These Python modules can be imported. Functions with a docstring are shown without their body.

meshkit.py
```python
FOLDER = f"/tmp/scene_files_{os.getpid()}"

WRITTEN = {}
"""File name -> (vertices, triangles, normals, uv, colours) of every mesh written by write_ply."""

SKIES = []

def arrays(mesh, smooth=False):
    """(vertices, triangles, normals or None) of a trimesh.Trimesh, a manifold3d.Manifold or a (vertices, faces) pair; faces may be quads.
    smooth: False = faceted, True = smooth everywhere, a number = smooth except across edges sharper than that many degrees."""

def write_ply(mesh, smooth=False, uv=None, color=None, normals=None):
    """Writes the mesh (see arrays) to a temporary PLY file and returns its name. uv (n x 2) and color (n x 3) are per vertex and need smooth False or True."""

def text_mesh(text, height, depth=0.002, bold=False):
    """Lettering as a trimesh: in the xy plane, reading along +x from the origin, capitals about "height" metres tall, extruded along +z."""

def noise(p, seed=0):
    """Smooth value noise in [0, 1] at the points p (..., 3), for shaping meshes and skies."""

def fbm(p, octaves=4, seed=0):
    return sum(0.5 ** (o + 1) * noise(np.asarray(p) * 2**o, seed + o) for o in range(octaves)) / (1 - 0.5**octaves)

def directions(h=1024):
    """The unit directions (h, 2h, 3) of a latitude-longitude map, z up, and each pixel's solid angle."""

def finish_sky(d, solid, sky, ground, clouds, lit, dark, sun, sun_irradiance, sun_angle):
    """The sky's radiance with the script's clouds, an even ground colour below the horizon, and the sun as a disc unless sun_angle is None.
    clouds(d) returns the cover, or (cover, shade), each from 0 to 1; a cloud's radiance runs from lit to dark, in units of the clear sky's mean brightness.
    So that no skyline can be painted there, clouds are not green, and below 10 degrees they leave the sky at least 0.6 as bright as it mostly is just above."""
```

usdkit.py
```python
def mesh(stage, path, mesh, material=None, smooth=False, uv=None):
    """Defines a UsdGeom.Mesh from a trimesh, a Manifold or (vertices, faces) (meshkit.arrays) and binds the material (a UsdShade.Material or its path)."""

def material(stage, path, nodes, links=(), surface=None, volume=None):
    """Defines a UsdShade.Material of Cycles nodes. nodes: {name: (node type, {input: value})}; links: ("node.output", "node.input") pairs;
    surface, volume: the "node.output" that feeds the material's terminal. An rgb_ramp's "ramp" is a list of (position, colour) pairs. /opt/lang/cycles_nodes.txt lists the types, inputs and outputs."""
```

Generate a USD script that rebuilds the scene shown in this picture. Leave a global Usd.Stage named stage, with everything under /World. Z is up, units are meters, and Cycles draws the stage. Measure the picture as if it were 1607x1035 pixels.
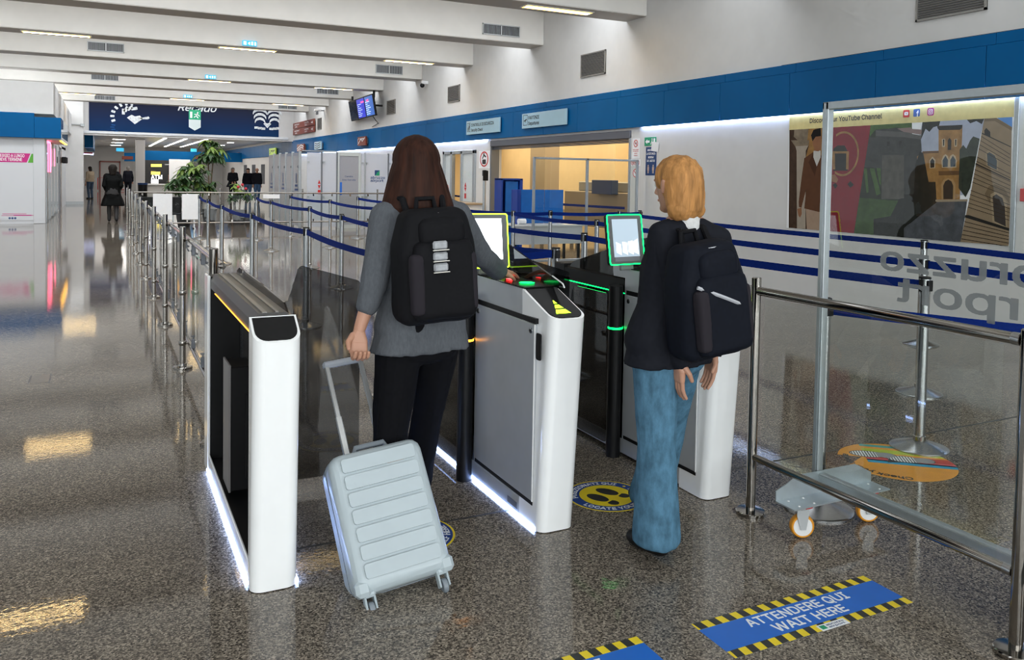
import math, random
import numpy as np, trimesh, usdkit, meshkit
import manifold3d as m3
from shapely.geometry import Polygon, LineString, Point, box as sbox
from shapely import affinity, union_all
from pxr import Usd, UsdGeom, UsdLux, UsdShade, Gf, Sdf, Vt

random.seed(7); np.random.seed(7)
stage = Usd.Stage.CreateInMemory()
UsdGeom.SetStageUpAxis(stage, 'Z'); UsdGeom.SetStageMetersPerUnit(stage, 1.0)
world = UsdGeom.Xform.Define(stage, '/World'); stage.SetDefaultPrim(world.GetPrim())

# ---------------------------------------------------------------- camera
YAW, PITCH, ROLL, EYE = 0.46084, -0.03823, 0.016075, 1.6
_F = np.array([math.sin(YAW) * math.cos(PITCH), math.cos(YAW) * math.cos(PITCH), math.sin(PITCH)])
_R0 = np.array([math.cos(YAW), -math.sin(YAW), 0.0]); _U0 = np.cross(_R0, _F)
_R = _R0 * math.cos(ROLL) + _U0 * math.sin(ROLL); _U = -_R0 * math.sin(ROLL) + _U0 * math.cos(ROLL)
cam = UsdGeom.Camera.Define(stage, '/World/camera')
cam.AddTransformOp().Set(Gf.Matrix4d(*_R, 0, *_U, 0, *(-_F), 0, 0, 0, EYE, 1))
cam.CreateHorizontalApertureAttr(36.0); cam.CreateVerticalApertureAttr(36.0 * 1035 / 1607)
cam.CreateFocalLengthAttr(36.0 * 1296.73 / 1607)
cam.CreateHorizontalApertureOffsetAttr(-0.4 * 36 / 1607)
cam.CreateVerticalApertureOffsetAttr(-191.1 * 36 / 1607)
cam.CreateClippingRangeAttr(Gf.Vec2f(0.05, 300))
cam.CreateExposureAttr(0.88)

# ---------------------------------------------------------------- sky and large lights
dome = UsdLux.DomeLight.Define(stage, '/World/sky_light')
dome.CreateIntensityAttr(0.22); dome.CreateColorAttr(Gf.Vec3f(0.86, 0.93, 1.0))

def area(name, loc, size, power, color, aim):
    """rectangular lamp centred at loc, facing aim"""
    l = UsdLux.RectLight.Define(stage, '/World/' + name)
    z = -np.array(aim, float); z /= np.linalg.norm(z)
    x = np.cross([0, 1, 0] if abs(z[2]) > .9 else [0, 0, 1], z); x /= np.linalg.norm(x); y = np.cross(z, x)
    l.AddTransformOp().Set(Gf.Matrix4d(*x, 0, *y, 0, *z, 0, *map(float, loc), 1))
    l.CreateWidthAttr(size[0]); l.CreateHeightAttr(size[1]); l.CreateIntensityAttr(power); l.CreateColorAttr(Gf.Vec3f(*color))
    return l
BEAM_Y = [-3.21 + 3.935 * k for k in range(12)]          # front faces of the ceiling beams
for k, y in enumerate(BEAM_Y):                            # daylight through the roof lights between the beams
    if k >= 2: area(f'roof_light_{k:03d}', (0.0, y + 1.25, 5.42), (17.2, .9), (2.7 if k > 8 else 2.3) if k > 3 else (.3, .7)[k - 2], (0.93, 0.96, 1.0), (0, 0, -1))
area('entrance_daylight', (0.0, -5.6, 2.3), (16.0, 4.0), 2.2, (0.97, 0.98, 1.0), (0, 1, 0))
area('security_room_light', (12.0, 19.5, 2.98), (3.6, 19.0), 1.6, (1.0, 0.78, 0.45), (0, 0, -1))
area('far_hall_light', (4.0, 58.0, 3.36), (9.0, 20.0), 0.35, (1.0, 0.95, 0.9), (0, 0, -1))

# ---------------------------------------------------------------- helpers
_names = {}
def numbered(path):
    n = _names.get(path, 0); _names[path] = n + 1
    return path if n == 0 else f'{path}_{n:03d}'
def data(prim, **kw):
    for k, v in kw.items():
        if v: prim.SetCustomDataByKey(k, v)
class Node:
    """a thing or a part: path, and the offset that turns world coordinates into its own"""
    def __init__(s, path, off): s.path, s.off = path, np.array(off, float)
    @property
    def prim(s): return stage.GetPrimAtPath(s.path)
    def p(s, name, mesh, mat, smooth=False, label=None, kind=None):
        if isinstance(mesh, (list, tuple)): mesh = cat(*mesh)
        m = mesh.copy(); m.apply_translation(-s.off)
        path = numbered(s.path + '/' + name)
        pr = usdkit.mesh(stage, path, m, mat, smooth=smooth).GetPrim()
        data(pr, label=label, kind=kind)
        return Node(path, s.off)
def thing(name, label, category, loc=(0, 0, 0), rz=0, group=None, kind=None):
    path = numbered('/World/' + name)
    x = UsdGeom.Xform.Define(stage, path); x.AddTranslateOp().Set(Gf.Vec3d(*map(float, loc)))
    if rz: x.AddRotateZOp().Set(float(rz))
    data(x.GetPrim(), label=label, category=category, group=group, kind=kind)
    return Node(path, loc if not rz else (0, 0, 0))
def local(name, label, category, loc, rz=0, group=None):
    """a thing whose parts are given in its own coordinates"""
    t = thing(name, label, category, loc, rz, group); t.off = np.zeros(3); return t
def solo(name, label, category, mesh, mat, smooth=False, group=None, kind=None):
    if isinstance(mesh, (list, tuple)): mesh = cat(*mesh)
    path = numbered('/World/' + name)
    pr = usdkit.mesh(stage, path, mesh, mat, smooth=smooth).GetPrim()
    data(pr, label=label, category=category, group=group, kind=kind)
    return Node(path, (0, 0, 0))
def copy_of(src, name, label, loc, rz=0):
    was = src.prim.GetCustomData()
    path = numbered('/World/' + name)
    x = UsdGeom.Xform.Define(stage, path); x.AddTranslateOp().Set(Gf.Vec3d(*map(float, loc)))
    if rz: x.AddRotateZOp().Set(float(rz))
    pr = x.GetPrim(); pr.GetReferences().AddInternalReference(src.path); pr.SetInstanceable(True)
    data(pr, label=label, category=was['category'], group=was.get('group'))
    return Node(path, (0, 0, 0))
def cat(*ms):
    out = []
    for m in ms: out += list(m) if isinstance(m, (list, tuple)) else [m]
    out = [trimesh.Trimesh(m.vertices, m.faces, process=False) for m in out]
    return trimesh.util.concatenate(out) if len(out) > 1 else out[0]
def hull(pts): return trimesh.Trimesh(np.asarray(pts, float), process=False).convex_hull
def box(x0, x1, y0, y1, z0, z1, b=0.0):
    x0, x1 = sorted((x0, x1)); y0, y1 = sorted((y0, y1)); z0, z1 = sorted((z0, z1))
    if b <= 0:
        m = trimesh.creation.box((x1 - x0, y1 - y0, z1 - z0)); m.apply_translation(((x0 + x1) / 2, (y0 + y1) / 2, (z0 + z1) / 2)); return m
    b = min(b, (x1 - x0) * .45, (y1 - y0) * .45, (z1 - z0) * .45); P = []
    for X, sx in ((x0, 1), (x1, -1)):
        for Y, sy in ((y0, 1), (y1, -1)):
            for Z, sz in ((z0, 1), (z1, -1)):
                P += [(X + sx * b, Y + sy * b, Z), (X + sx * b, Y, Z + sz * b), (X, Y + sy * b, Z + sz * b)]
    return hull(P)
def frame_of(d):
    d = np.array(d, float); d /= np.linalg.norm(d)
    a = np.cross(d, [0, 0, 1.0] if abs(d[2]) < .9 else [1.0, 0, 0]); a /= np.linalg.norm(a)
    return a, np.cross(d, a), d
def rings(P, close=True):
    """skin a stack of equal rings (n, k, 3)"""
    P = np.asarray(P, float); n, k = P.shape[:2]; F = []
    for i in range(n - 1):
        for j in range(k):
            a, b = i * k + j, i * k + (j + 1) % k
            F += [(a, b, b + k), (a, b + k, a + k)]
    V = P.reshape(-1, 3)
    if close:
        V = np.vstack([V, P[0].mean(0), P[-1].mean(0)]); c0, c1 = len(V) - 2, len(V) - 1
        for j in range(k):
            F += [(c0, (j + 1) % k, j), (c1, (n - 1) * k + j, (n - 1) * k + (j + 1) % k)]
    m = trimesh.Trimesh(V, F, process=False); trimesh.repair.fix_normals(m); return m
def tube(pts, r, seg=8):
    pts = np.asarray(pts, float); rr = np.broadcast_to(r, (len(pts),)); T = np.gradient(pts, axis=0)
    out = []; a = None; ang = np.arange(seg) * 2 * math.pi / seg
    for p, t, q in zip(pts, T, rr):
        t = t / np.linalg.norm(t)
        if a is None: a = frame_of(t)[0]
        a = a - t * (a @ t); a /= np.linalg.norm(a); b = np.cross(t, a)
        out.append(p + q * (np.cos(ang)[:, None] * a + np.sin(ang)[:, None] * b))
    return rings(out)
def cyl(p0, p1, r, seg=16, r2=None):
    return tube([p0, p1], [r, r if r2 is None else r2], seg)
def lathe(prof, seg=24, at=(0, 0, 0)):
    ang = np.arange(seg) * 2 * math.pi / seg
    m = rings([np.stack([r * np.cos(ang), r * np.sin(ang), np.full(seg, z)], 1) for r, z in prof])
    m.apply_translation(at); return m
def ball(c, r, sub=2, s=(1, 1, 1)):
    m = trimesh.creation.icosphere(sub, r); m.apply_scale(s); m.apply_translation(c); return m
def ext(shape, d):
    g = [q for q in getattr(shape, 'geoms', [shape]) if q.area > 1e-9]
    return cat(*[trimesh.creation.extrude_polygon(q, d, engine='earcut') for q in g])
def put(m, o, U, V):
    """local (u, v, w) -> o + u U + v V + w (U x V)"""
    U, V = np.array(U, float), np.array(V, float); A = np.eye(4)
    A[:3, 0], A[:3, 1], A[:3, 2], A[:3, 3] = U, V, np.cross(U, V), o
    m = m.copy(); m.apply_transform(A); return m
EAST = ((0, -1, 0), (0, 0, 1))        # on the right wall, read from the hall
FRONT = ((1, 0, 0), (0, 0, 1))        # on a plane that faces the camera
FLOOR = ((1, 0, 0), (0, 1, 0))
def txt(s, h, bold=False, d=0.001, width=None, align='l', italic=0):
    m = meshkit.text_mesh(s, h, d, bold)
    x0, x1 = m.bounds[0][0], m.bounds[1][0]
    m.apply_translation((-x0, 0, 0)); w = x1 - x0
    if width: m.vertices[:, 0] *= width / w; w = width
    if italic: m.vertices[:, 0] += italic * m.vertices[:, 1]
    if align == 'c': m.apply_translation((-w / 2, 0, 0))
    if align == 'r': m.apply_translation((-w, 0, 0))
    return m
def ring_txt(s, h, R, a0, a1, top=True, d=0.001, bold=True):
    """lettering along a circle; angles in degrees, top: letter tops outwards"""
    m = txt(s, h, bold, d); x1 = m.bounds[1][0]; v = m.vertices.copy()
    t = np.radians(a0 + (a1 - a0) * v[:, 0] / x1); r = R + v[:, 1] if top else R - v[:, 1]
    m.vertices = np.stack([r * np.cos(t), r * np.sin(t), v[:, 2]], 1); return m
def rrect(u0, u1, v0, v1, r):
    return sbox(u0 + r, v0 + r, u1 - r, v1 - r).buffer(r, quad_segs=5)

# ---------------------------------------------------------------- materials
_mats = {}
def M(name, color=(.8, .8, .8), rough=.5, metal=0.0, emit=0.0, coat=0.0, spec=.5, vary=0.0, scale=20.0, bump=0.0, sheen=0.0, stretch=None, ecol=None):
    if name in _mats: return _mats[name]
    n = {'p': ('principled_bsdf', {'base_color': color, 'roughness': rough, 'metallic': metal, 'coat_weight': coat, 'specular_ior_level': spec, 'sheen_weight': sheen})}
    L = []
    if emit: n['p'][1].update(emission_color=ecol or color, emission_strength=emit)
    if vary or bump:
        n['t'] = ('texture_coordinate', {}); n['m'] = ('mapping', {'scale': stretch or (1, 1, 1)})
        n['n'] = ('noise_texture', {'scale': scale, 'detail': 4.0, 'roughness': .6})
        L += [('t.object', 'm.vector'), ('m.vector', 'n.vector')]
    if vary:
        lo = tuple(c * (1 - vary) for c in color); hi = tuple(min(1, c * (1 + vary)) for c in color)
        n['r'] = ('rgb_ramp', {'ramp': [(.3, lo), (.7, hi)]}); L += [('n.fac', 'r.fac'), ('r.color', 'p.base_color')]
    if bump:
        n['b'] = ('bump', {'strength': bump, 'distance': .02}); L += [('n.fac', 'b.height'), ('b.normal', 'p.normal')]
    _mats[name] = usdkit.material(stage, '/World/Looks/' + name, n, L, surface='p.BSDF'); return _mats[name]
def pane(name, tint=(1, 1, 1), ior=1.42, gloss=1.0, milky=0.0, milk=(.8, .82, .84)):
    """window glass: see-through with a fresnel reflection; milky mixes in a frosted film"""
    if name in _mats: return _mats[name]
    n = {'t': ('transparent_bsdf', {'color': tint}), 'g': ('glossy_bsdf', {'color': (1, 1, 1), 'roughness': .0}), 'f': ('fresnel', {'IOR': ior}), 'mx': ('mix_closure', {}),
         'ge': ('geometry', {}), 'sb': ('math', {'math_type': 'subtract', 'value1': 1.0}), 'mu': ('math', {'math_type': 'multiply'})}
    L = [('ge.backfacing', 'sb.value2'), ('f.fac', 'mu.value1'), ('sb.value', 'mu.value2'), ('mu.value', 'mx.fac'), ('g.BSDF', 'mx.closure2')]      # only the outer face reflects
    if milky:
        n['d'] = ('principled_bsdf', {'base_color': milk, 'roughness': .4}); n['m2'] = ('mix_closure', {'fac': milky})
        L += [('t.BSDF', 'm2.closure1'), ('d.BSDF', 'm2.closure2'), ('m2.closure', 'mx.closure1')]
    else: L += [('t.BSDF', 'mx.closure1')]
    _mats[name] = usdkit.material(stage, '/World/Looks/' + name, n, L, surface='mx.closure'); return _mats[name]
def granite():
    n = {'g': ('geometry', {}),
         'v': ('voronoi_texture', {'scale': 165.0, 'randomness': 1.0}), 'sx': ('separate_color', {}),
         'n1': ('noise_texture', {'scale': 105.0, 'detail': 3.0, 'roughness': .65}), 'n2': ('noise_texture', {'scale': 1.3, 'detail': 3.0}),
         'ma': ('math', {'math_type': 'add'}), 'mm': ('math', {'math_type': 'multiply', 'value2': .5}),
         'r': ('rgb_ramp', {'ramp': [(.20, (.033, .029, .025)), (.36, (.085, .073, .061)), (.48, (.160, .138, .114)), (.62, (.230, .197, .161)), (.76, (.39, .34, .277)), (.90, (.54, .49, .42))]}),
         'r2': ('rgb_ramp', {'ramp': [(.35, (.86, .85, .84)), (.65, (1.08, 1.06, 1.03))]}), 'mx': ('mix_color', {'blend_type': 'multiply', 'fac': 1.0}),
         'n3': ('noise_texture', {'scale': 42.0, 'detail': 3.0}), 'b': ('bump', {'strength': .014, 'distance': .02}),
         'p': ('principled_bsdf', {'roughness': .032, 'specular_ior_level': .30})}
    L = [('g.position', 'v.vector'), ('g.position', 'n1.vector'), ('g.position', 'n2.vector'), ('g.position', 'n3.vector'), ('v.color', 'sx.color'), ('sx.r', 'ma.value1'), ('n1.fac', 'ma.value2'),
         ('ma.value', 'mm.value1'), ('mm.value', 'r.fac'), ('n2.fac', 'r2.fac'), ('r.color', 'mx.a'), ('r2.color', 'mx.b'), ('mx.result', 'p.base_color'), ('n3.fac', 'b.height'), ('b.normal', 'p.normal')]
    return usdkit.material(stage, '/World/Looks/polished_granite', n, L, surface='p.BSDF')
UsdGeom.Scope.Define(stage, '/World/Looks')
GRANITE = granite()
WHITE = M('white_wall_paint', (.66, .655, .645), .6, spec=.2, vary=.03, scale=3.0, bump=.02)
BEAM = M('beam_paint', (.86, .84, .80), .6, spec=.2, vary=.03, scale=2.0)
BLUE = M('blue_cladding', (.0, .100, .285), .45, spec=.12, vary=.06, scale=1.5)
STEEL = M('brushed_steel', (.40, .405, .41), .22, 1.0, vary=.06, scale=60, stretch=(1, 1, .05))
CHROME = M('polished_steel', (.33, .31, .285), .10, 1.0, vary=.05, scale=8)
ALU = M('grey_aluminium', (.42, .45, .47), .38, .6, vary=.05, scale=30)
DALU = M('dark_aluminium', (.16, .17, .19), .4, .4)
BLACK = M('black_plastic', (.007, .007, .0075), .42, spec=.25, vary=.2, scale=40)
GLOSSK = M('black_glass', (.006, .006, .006), .22, spec=.12)
GATEW = M('gate_white_lacquer', (.92, .925, .925), .16, coat=.4, vary=.02, scale=4)
GATES = M('gate_silver', (.47, .49, .515), .30, .25, vary=.05, scale=6)
BELT = M('blue_webbing', (.002, .018, .165), .7, spec=.1, vary=.15, scale=120, bump=.1)
PAPER = M('white_print', (.84, .85, .87), .5, vary=.02)
INK = M('black_ink', (.015, .015, .017), .5)
RED = M('red_print', (.55, .02, .02), .45)
GREEN = M('green_print', (.01, .30, .14), .45)
BLUEP = M('blue_print', (.01, .13, .55), .4, vary=.05, scale=8)
NAVYP = M('navy_print', (.012, .05, .17), .4)
YEL = M('yellow_print', (.82, .62, .015), .4, vary=.05, scale=8)
DKGL = pane('gate_dark_glass', (.12, .125, .13))
GLASS = pane('clear_glass', (.97, .985, .975))
TINT = pane('smoked_glass', (.47, .475, .48))
TINT2 = pane('dark_smoked_glass', (.28, .29, .30))
# ================================================================ the setting
X_W = 8.90                                                 # right wall
floor = thing('floor', '', '', kind='structure')
floor.p('slab', box(-22, 22, -8, 90, -.3, 0), GRANITE)
JOINT = M('dark_joint', (.03, .028, .026), .5)
for y in (3.50,):
    floor.p('joint_strip', box(.5, X_W, y - .008, y + .008, -.01, .0006), JOINT)
hatch = thing('floor_hatch', 'small rectangular steel-edged access cover in the polished floor left of the barrier', 'access cover', (-.43, 7.19, 0))
hatch.p('cover', box(-.492, -.364, 7.06, 7.32, 0, .0012), M('hatch_stone', (.16, .15, .135), .2, spec=.35, vary=.25, scale=150))
for x in (-.497, -.363): hatch.p('edge_strip', box(x - .006, x + .006, 7.05, 7.33, 0, .002), DALU)

ceil = thing('ceiling', '', '', kind='structure')
for k, y in enumerate(BEAM_Y):
    ceil.p('soffit', box(-9, X_W, y - 2.235, y + .8, 5.5, 5.65), BEAM)
ceil.p('soffit', box(-9, X_W, BEAM_Y[-1] + 1.7, 43.5, 5.5, 5.65), BEAM)
RL = M('roof_glazing', (.9, .95, 1.0), .3, emit=1.0)
for y in BEAM_Y:
    ceil.p('roof_light', box(-9, X_W, y + .8, y + 1.7, 5.52, 5.56), RL)
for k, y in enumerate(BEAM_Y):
    if y < 43: solo('ceiling_beam', '', '', box(-9, X_W, y, y + .66, 4.56, 5.5, .012), BEAM, kind='structure').p('soffit_shade', box(-8.99, X_W - .01, y + .015, y + .645, 4.553, 4.561), M('beam_soffit_paint', (.50, .47, .435), .6, spec=.2))  # darker board added below; the shade under the beam is put into its colour

def wall(name, pieces, mat=WHITE):
    t = thing(name, '', '', kind='structure')
    for n, m in pieces: t.p(n, m, mat)
    return t
DOOR = (20.12, 22.42); OPEN = (12.95, 19.2)
wr = wall('wall_right', [('upper_wall', box(X_W, X_W + .3, -4, 44, 2.56, 6.2)),
    ('lower_wall', box(X_W, X_W + .3, -4, OPEN[0], 0, 2.56)), ('lower_wall', box(X_W, X_W + .3, OPEN[1], DOOR[0], 0, 2.56)),
    ('lower_wall', box(X_W, X_W + .3, DOOR[1], 72, 0, 2.56)), ('lintel', box(X_W, X_W + .3, DOOR[0], DOOR[1], 2.29, 2.56)), ('lintel', box(X_W, X_W + .3, OPEN[0], OPEN[1], 2.5, 2.56)),
    ('upper_wall', box(X_W, X_W + .3, 44, 72, 2.56, 3.6))])
ys = [-3.0, -1.5, 0.0, 1.5, 3.0, 4.5, 5.97, 7.44, 8.91, 10.40, 11.87, 13.35, 14.82, 16.29, 17.8, 19.3, 20.8, 22.3, 23.8, 25.3, 26.8, 28.3, 29.8, 31.3, 32.8, 34.3, 35.8, 37.3, 38.8, 40.3, 41.8, 43.5]
for a, b in zip(ys[:-1], ys[1:]):
    wr.p('blue_panel', box(X_W - .07, X_W - .045, a + .004, b - .004, 2.545, 3.14, .003), BLUE)
    wr.p('blue_coping', box(X_W - .06, X_W + .01, a - .1 + .003, b - .1 - .003, 3.144, 3.27, .003), BLUE)
for k in range(19): wr.p('blue_panel', box(X_W - .07, X_W + .01, 43.5 + 1.5 * k + .004, 45 + 1.5 * k - .004, 2.545, 3.27, .003), BLUE)
WASH = M('led_wash', (.62, .74, 1.0), .4, emit=21.0)
for a, b in ((-3, 12.6), (19.4, 43.0), (44, 71)): wr.p('led_strip', box(X_W - .04, X_W - .012, a, b, 2.575, 2.59), WASH)
GLINE = M('shadow_gap', (.05, .04, .03), .7)
wr.p('gap_trim', box(X_W - .05, X_W - .01, -3, 9.1, 3.27, 3.277), GLINE)

# security room behind the opening
BEIGE = M('beige_wall_paint', (.72, .60, .42), .6, vary=.04, scale=2)
TAUPE = M('taupe_wall_paint', (.36, .31, .26), .6)
sr = wall('wall_security_room', [('back_wall', box(14, 14.2, 8, 32, 0, 3.0)), ('side_wall', box(9.2, 14, 8.8, 9.0, 0, 3.0)), ('side_wall', box(9.2, 14, 30.6, 30.8, 0, 3.0)), ('room_ceiling', box(9.2, 14.2, 8, 31, 3.0, 3.1))], BEIGE)
sr.p('pillar', box(12, 12.5, 22.0, 22.95, 0, 3.0), TAUPE); sr.p('pillar', box(13.2, 14, 20.0, 20.4, 0, 3.0), BEIGE)
d1 = thing('door_1', '', '', kind='structure')
SHUT = M('shutter_grey', (.13, .14, .17), .45, .3)
d1.p('roller_shutter_box', box(X_W - .03, X_W + .25, OPEN[0], OPEN[1], 2.35, 2.5, .01), SHUT)
for k in range(5): d1.p('shutter_slat', box(X_W + .02, X_W + .06, OPEN[0] + .03, OPEN[1] - .03, 2.345 - .016 * k - .012, 2.345 - .016 * k, .003), SHUT)
d1.p('side_rail', box(X_W - .02, X_W + .2, OPEN[1] - .07, OPEN[1], 0, 2.4), DALU); d1.p('side_rail', box(X_W - .02, X_W + .2, OPEN[0], OPEN[0] + .05, 0, 2.4), ALU)
d2 = thing('door_2', '', '', kind='structure')
for a, b in ((20.12, 20.26), (20.98, 21.10), (21.72, 21.84), (22.30, 22.42)): d2.p('frame_post', box(X_W - .05, X_W + .06, a, b, 0, 2.29, .006), ALU)
d2.p('frame_head', box(X_W - .05, X_W + .06, 20.12, 22.42, 2.2, 2.29, .006), ALU)
FROST = pane('frosted_pane', (.9, .95, .97), milky=.75, milk=(.72, .78, .80))
d2.p('glass_leaf', box(X_W - .01, X_W + .01, 20.26, 20.98, .9, 2.2), FROST); d2.p('glass_leaf', box(X_W, X_W + .02, 21.84, 22.3, .9, 2.2), FROST)
d2.p('kick_panel', box(X_W - .02, X_W + .02, 20.26, 20.98, 0, .9), ALU); d2.p('kick_panel', box(X_W - .02, X_W + .02, 21.84, 22.3, 0, .9), ALU)
d2.p('inner_leaf', box(X_W + .3, X_W + .34, 20.9, 21.9, 0, 2.2), M('tan_door', (.30, .22, .13), .5))
for z in (1.45, 2.0): d2.p('hinge', box(X_W + .27, X_W + .3, 21.66, 21.7, z, z + .1), BLACK)
def stick(y0, z0, n):                                       # red warning stickers
    out = [put(ext(Polygon([(-.07, 0), (.07, 0), (0, .12)]), .002), (X_W - .013, y0, z0 + .22), *EAST), put(ext(Polygon([(-.07, .12), (.07, .12), (0, 0)]), .002), (X_W - .013, y0, z0 + .08), *EAST), put(ext(sbox(-.06, -.1, .06, .04), .002), (X_W - .013, y0, z0), *EAST)]
    return out
d2.p('warning_sticker', stick(20.8, 1.08, 3), RED); d2.p('warning_sticker', stick(22.08, 1.0, 3), RED)

# far wall with the wide opening under the banner, the left pier, the far hall
Y_F = 43.5
wf = wall('wall_far', [('header', box(-.78, X_W, Y_F, Y_F + .4, 3.22, 6.2)), ('left_pier', box(-3.0, -.78, Y_F - .4, Y_F + .4, 0, 6.2)),
    ('far_end', box(-6, 12, 72, 72.3, 0, 3.6)), ('far_left_side', box(-1.6, -1.4, Y_F + .4, 72, 0, 3.6))])
wf.p('header_edge', box(-.78, X_W - .3, Y_F - .06, Y_F, 3.30, 3.42, .01), M('pale_trim', (.70, .72, .75), .4))
wf.p('skirting', box(-1.6, -.78, Y_F - .415, Y_F - .4, 0, .13), ALU)
FARC = M('far_ceiling_white', (.66, .67, .68), .35)
wf.p('far_ceiling', box(-1.5, X_W, Y_F + .4, 72, 3.42, 3.5), FARC)
for x, y, w in ((1.35, 52, .55),): wf.p('column', box(1.70, 2.2, 52, 52.5, 0, 3.42, .02), M('column_grey', (.55, .54, .53), .5))
wf.p('blue_fascia', box(1.3, 2.4, 60, 60.3, 2.2, 2.75), BLUE); wf.p('blue_fascia', box(2.48, X_W, 61, 61.3, 2.3, 2.95), BLUE)
wf.p('blue_fascia', box(-.78, -.4, 46, 56, 2.7, 3.4), BLUE)
LAMPW = M('lamp_white', (1.0, .96, .90), .4, emit=9.0)
def far_lamp(x0, x1, y0, y1, label): solo('ceiling_strip_light', label, 'ceiling light', box(x0, x1, y0, y1, 3.395, 3.42), LAMPW, group=None)
for i, y in enumerate((48.0, 54.1, 60.5, 67.0)): far_lamp(.56, 1.22, y - .12, y + .12, f'short white strip light across the far hall ceiling at left, {["nearest","second","third","farthest"][i]} of its row')
for i, x in enumerate((3.15, 4.21, 5.3)): far_lamp(x - .06, x + .06, 49.6, 67.0, f'long white strip light running along the far hall ceiling, {["left","middle","right"][i]} one of three')
for i, (y, x1) in enumerate(((47.6, 7.5), (53.7, 7.3), (59.5, 7.5))): far_lamp(6.93, x1, y - .12, y + .12, f'short white strip light over the right side of the far hall, {["nearest","middle","farthest"][i]} of its row')

# left side: the kiosk block with its shops
LS = thing('wall_left', '', '', kind='structure')
KW = M('kiosk_white', (.60, .61, .63), .45, vary=.02, scale=1.5)
LS.p('kiosk_front', box(-9, -1.52, 27.8, 28.1, 0, 2.5), KW)
LS.p('corner_post', box(-1.80, -1.50, 27.76, 28.1, 0, 2.5, .01), KW)
for x in (-8.2, -6.4, -4.6, -2.76): LS.p('blue_panel', box(x, x + (1.0 if x > -3 else 1.79), 27.62, 27.8, 2.5, 3.21, .005), BLUE)
LS.p('blue_panel', box(-1.755, -1.08, 27.62, 27.8, 2.5, 3.1, .005), BLUE)
LS.p('upper_box', box(-9, -1.27, 27.7, 43.1, 3.2, 4.12), WHITE)
LS.p('canopy', box(-1.5, -1.08, 27.8, 33.0, 2.46, 2.55), KW); LS.p('shop_fascia', box(-1.12, -1.08, 27.8, 33.0, 2.55, 3.1), pane('fascia_glass', (.8, .88, .95), milky=.4, milk=(.5, .58, .68)))
for a, b in ((36.2, 36.5), (38.9, 43.1)): LS.p('side_pier', box(-1.9, -1.5, a, b, 0, 3.2), KW)
for y in (28.1, 30.1, 32.1, 34.1): LS.p('shop_mullion', box(-1.55, -1.47, y, y + .07, 0, 2.46, .004), ALU)
for y in (28.17, 30.17, 32.17, 34.17): LS.p('shop_glass', box(-1.52, -1.50, y, y + 1.93, .06, 2.46), GLASS)
LS.p('shop_back', box(-6, -5.8, 28.1, 43, 0, 3), KW); LS.p('shop_ceiling', box(-6, -1.5, 28.1, 43, 2.46, 2.55), KW)
LS.p('shop_shelf', box(-5.6, -5.0, 29, 42, .0, 1.9), M('shop_shelf_wood', (.30, .20, .12), .5)); LS.p('door_frame', box(-1.56, -1.46, 36.5, 36.62, 0, 2.3), DALU); LS.p('door_panel', box(-1.53, -1.50, 36.62, 38.9, 0, 2.3), M('brown_glass_door', (.12, .07, .05), .2))
NEON = M('pink_neon', (1.0, .12, .22), .4, emit=2.6); OR = M('amber_neon', (1.0, .48, .05), .4, emit=2.6)
solo('neon_sign', 'glowing pink vertical neon tube inside the shop window behind the white kiosk', 'neon light', [box(-1.49, -1.45, 29.9, 30.0, 1.50, 2.4), box(-1.49, -1.45, 32.2, 32.3, 1.7, 2.3), box(-1.49, -1.45, 28.3, 29.9, 2.40, 2.44)], NEON)
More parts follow.
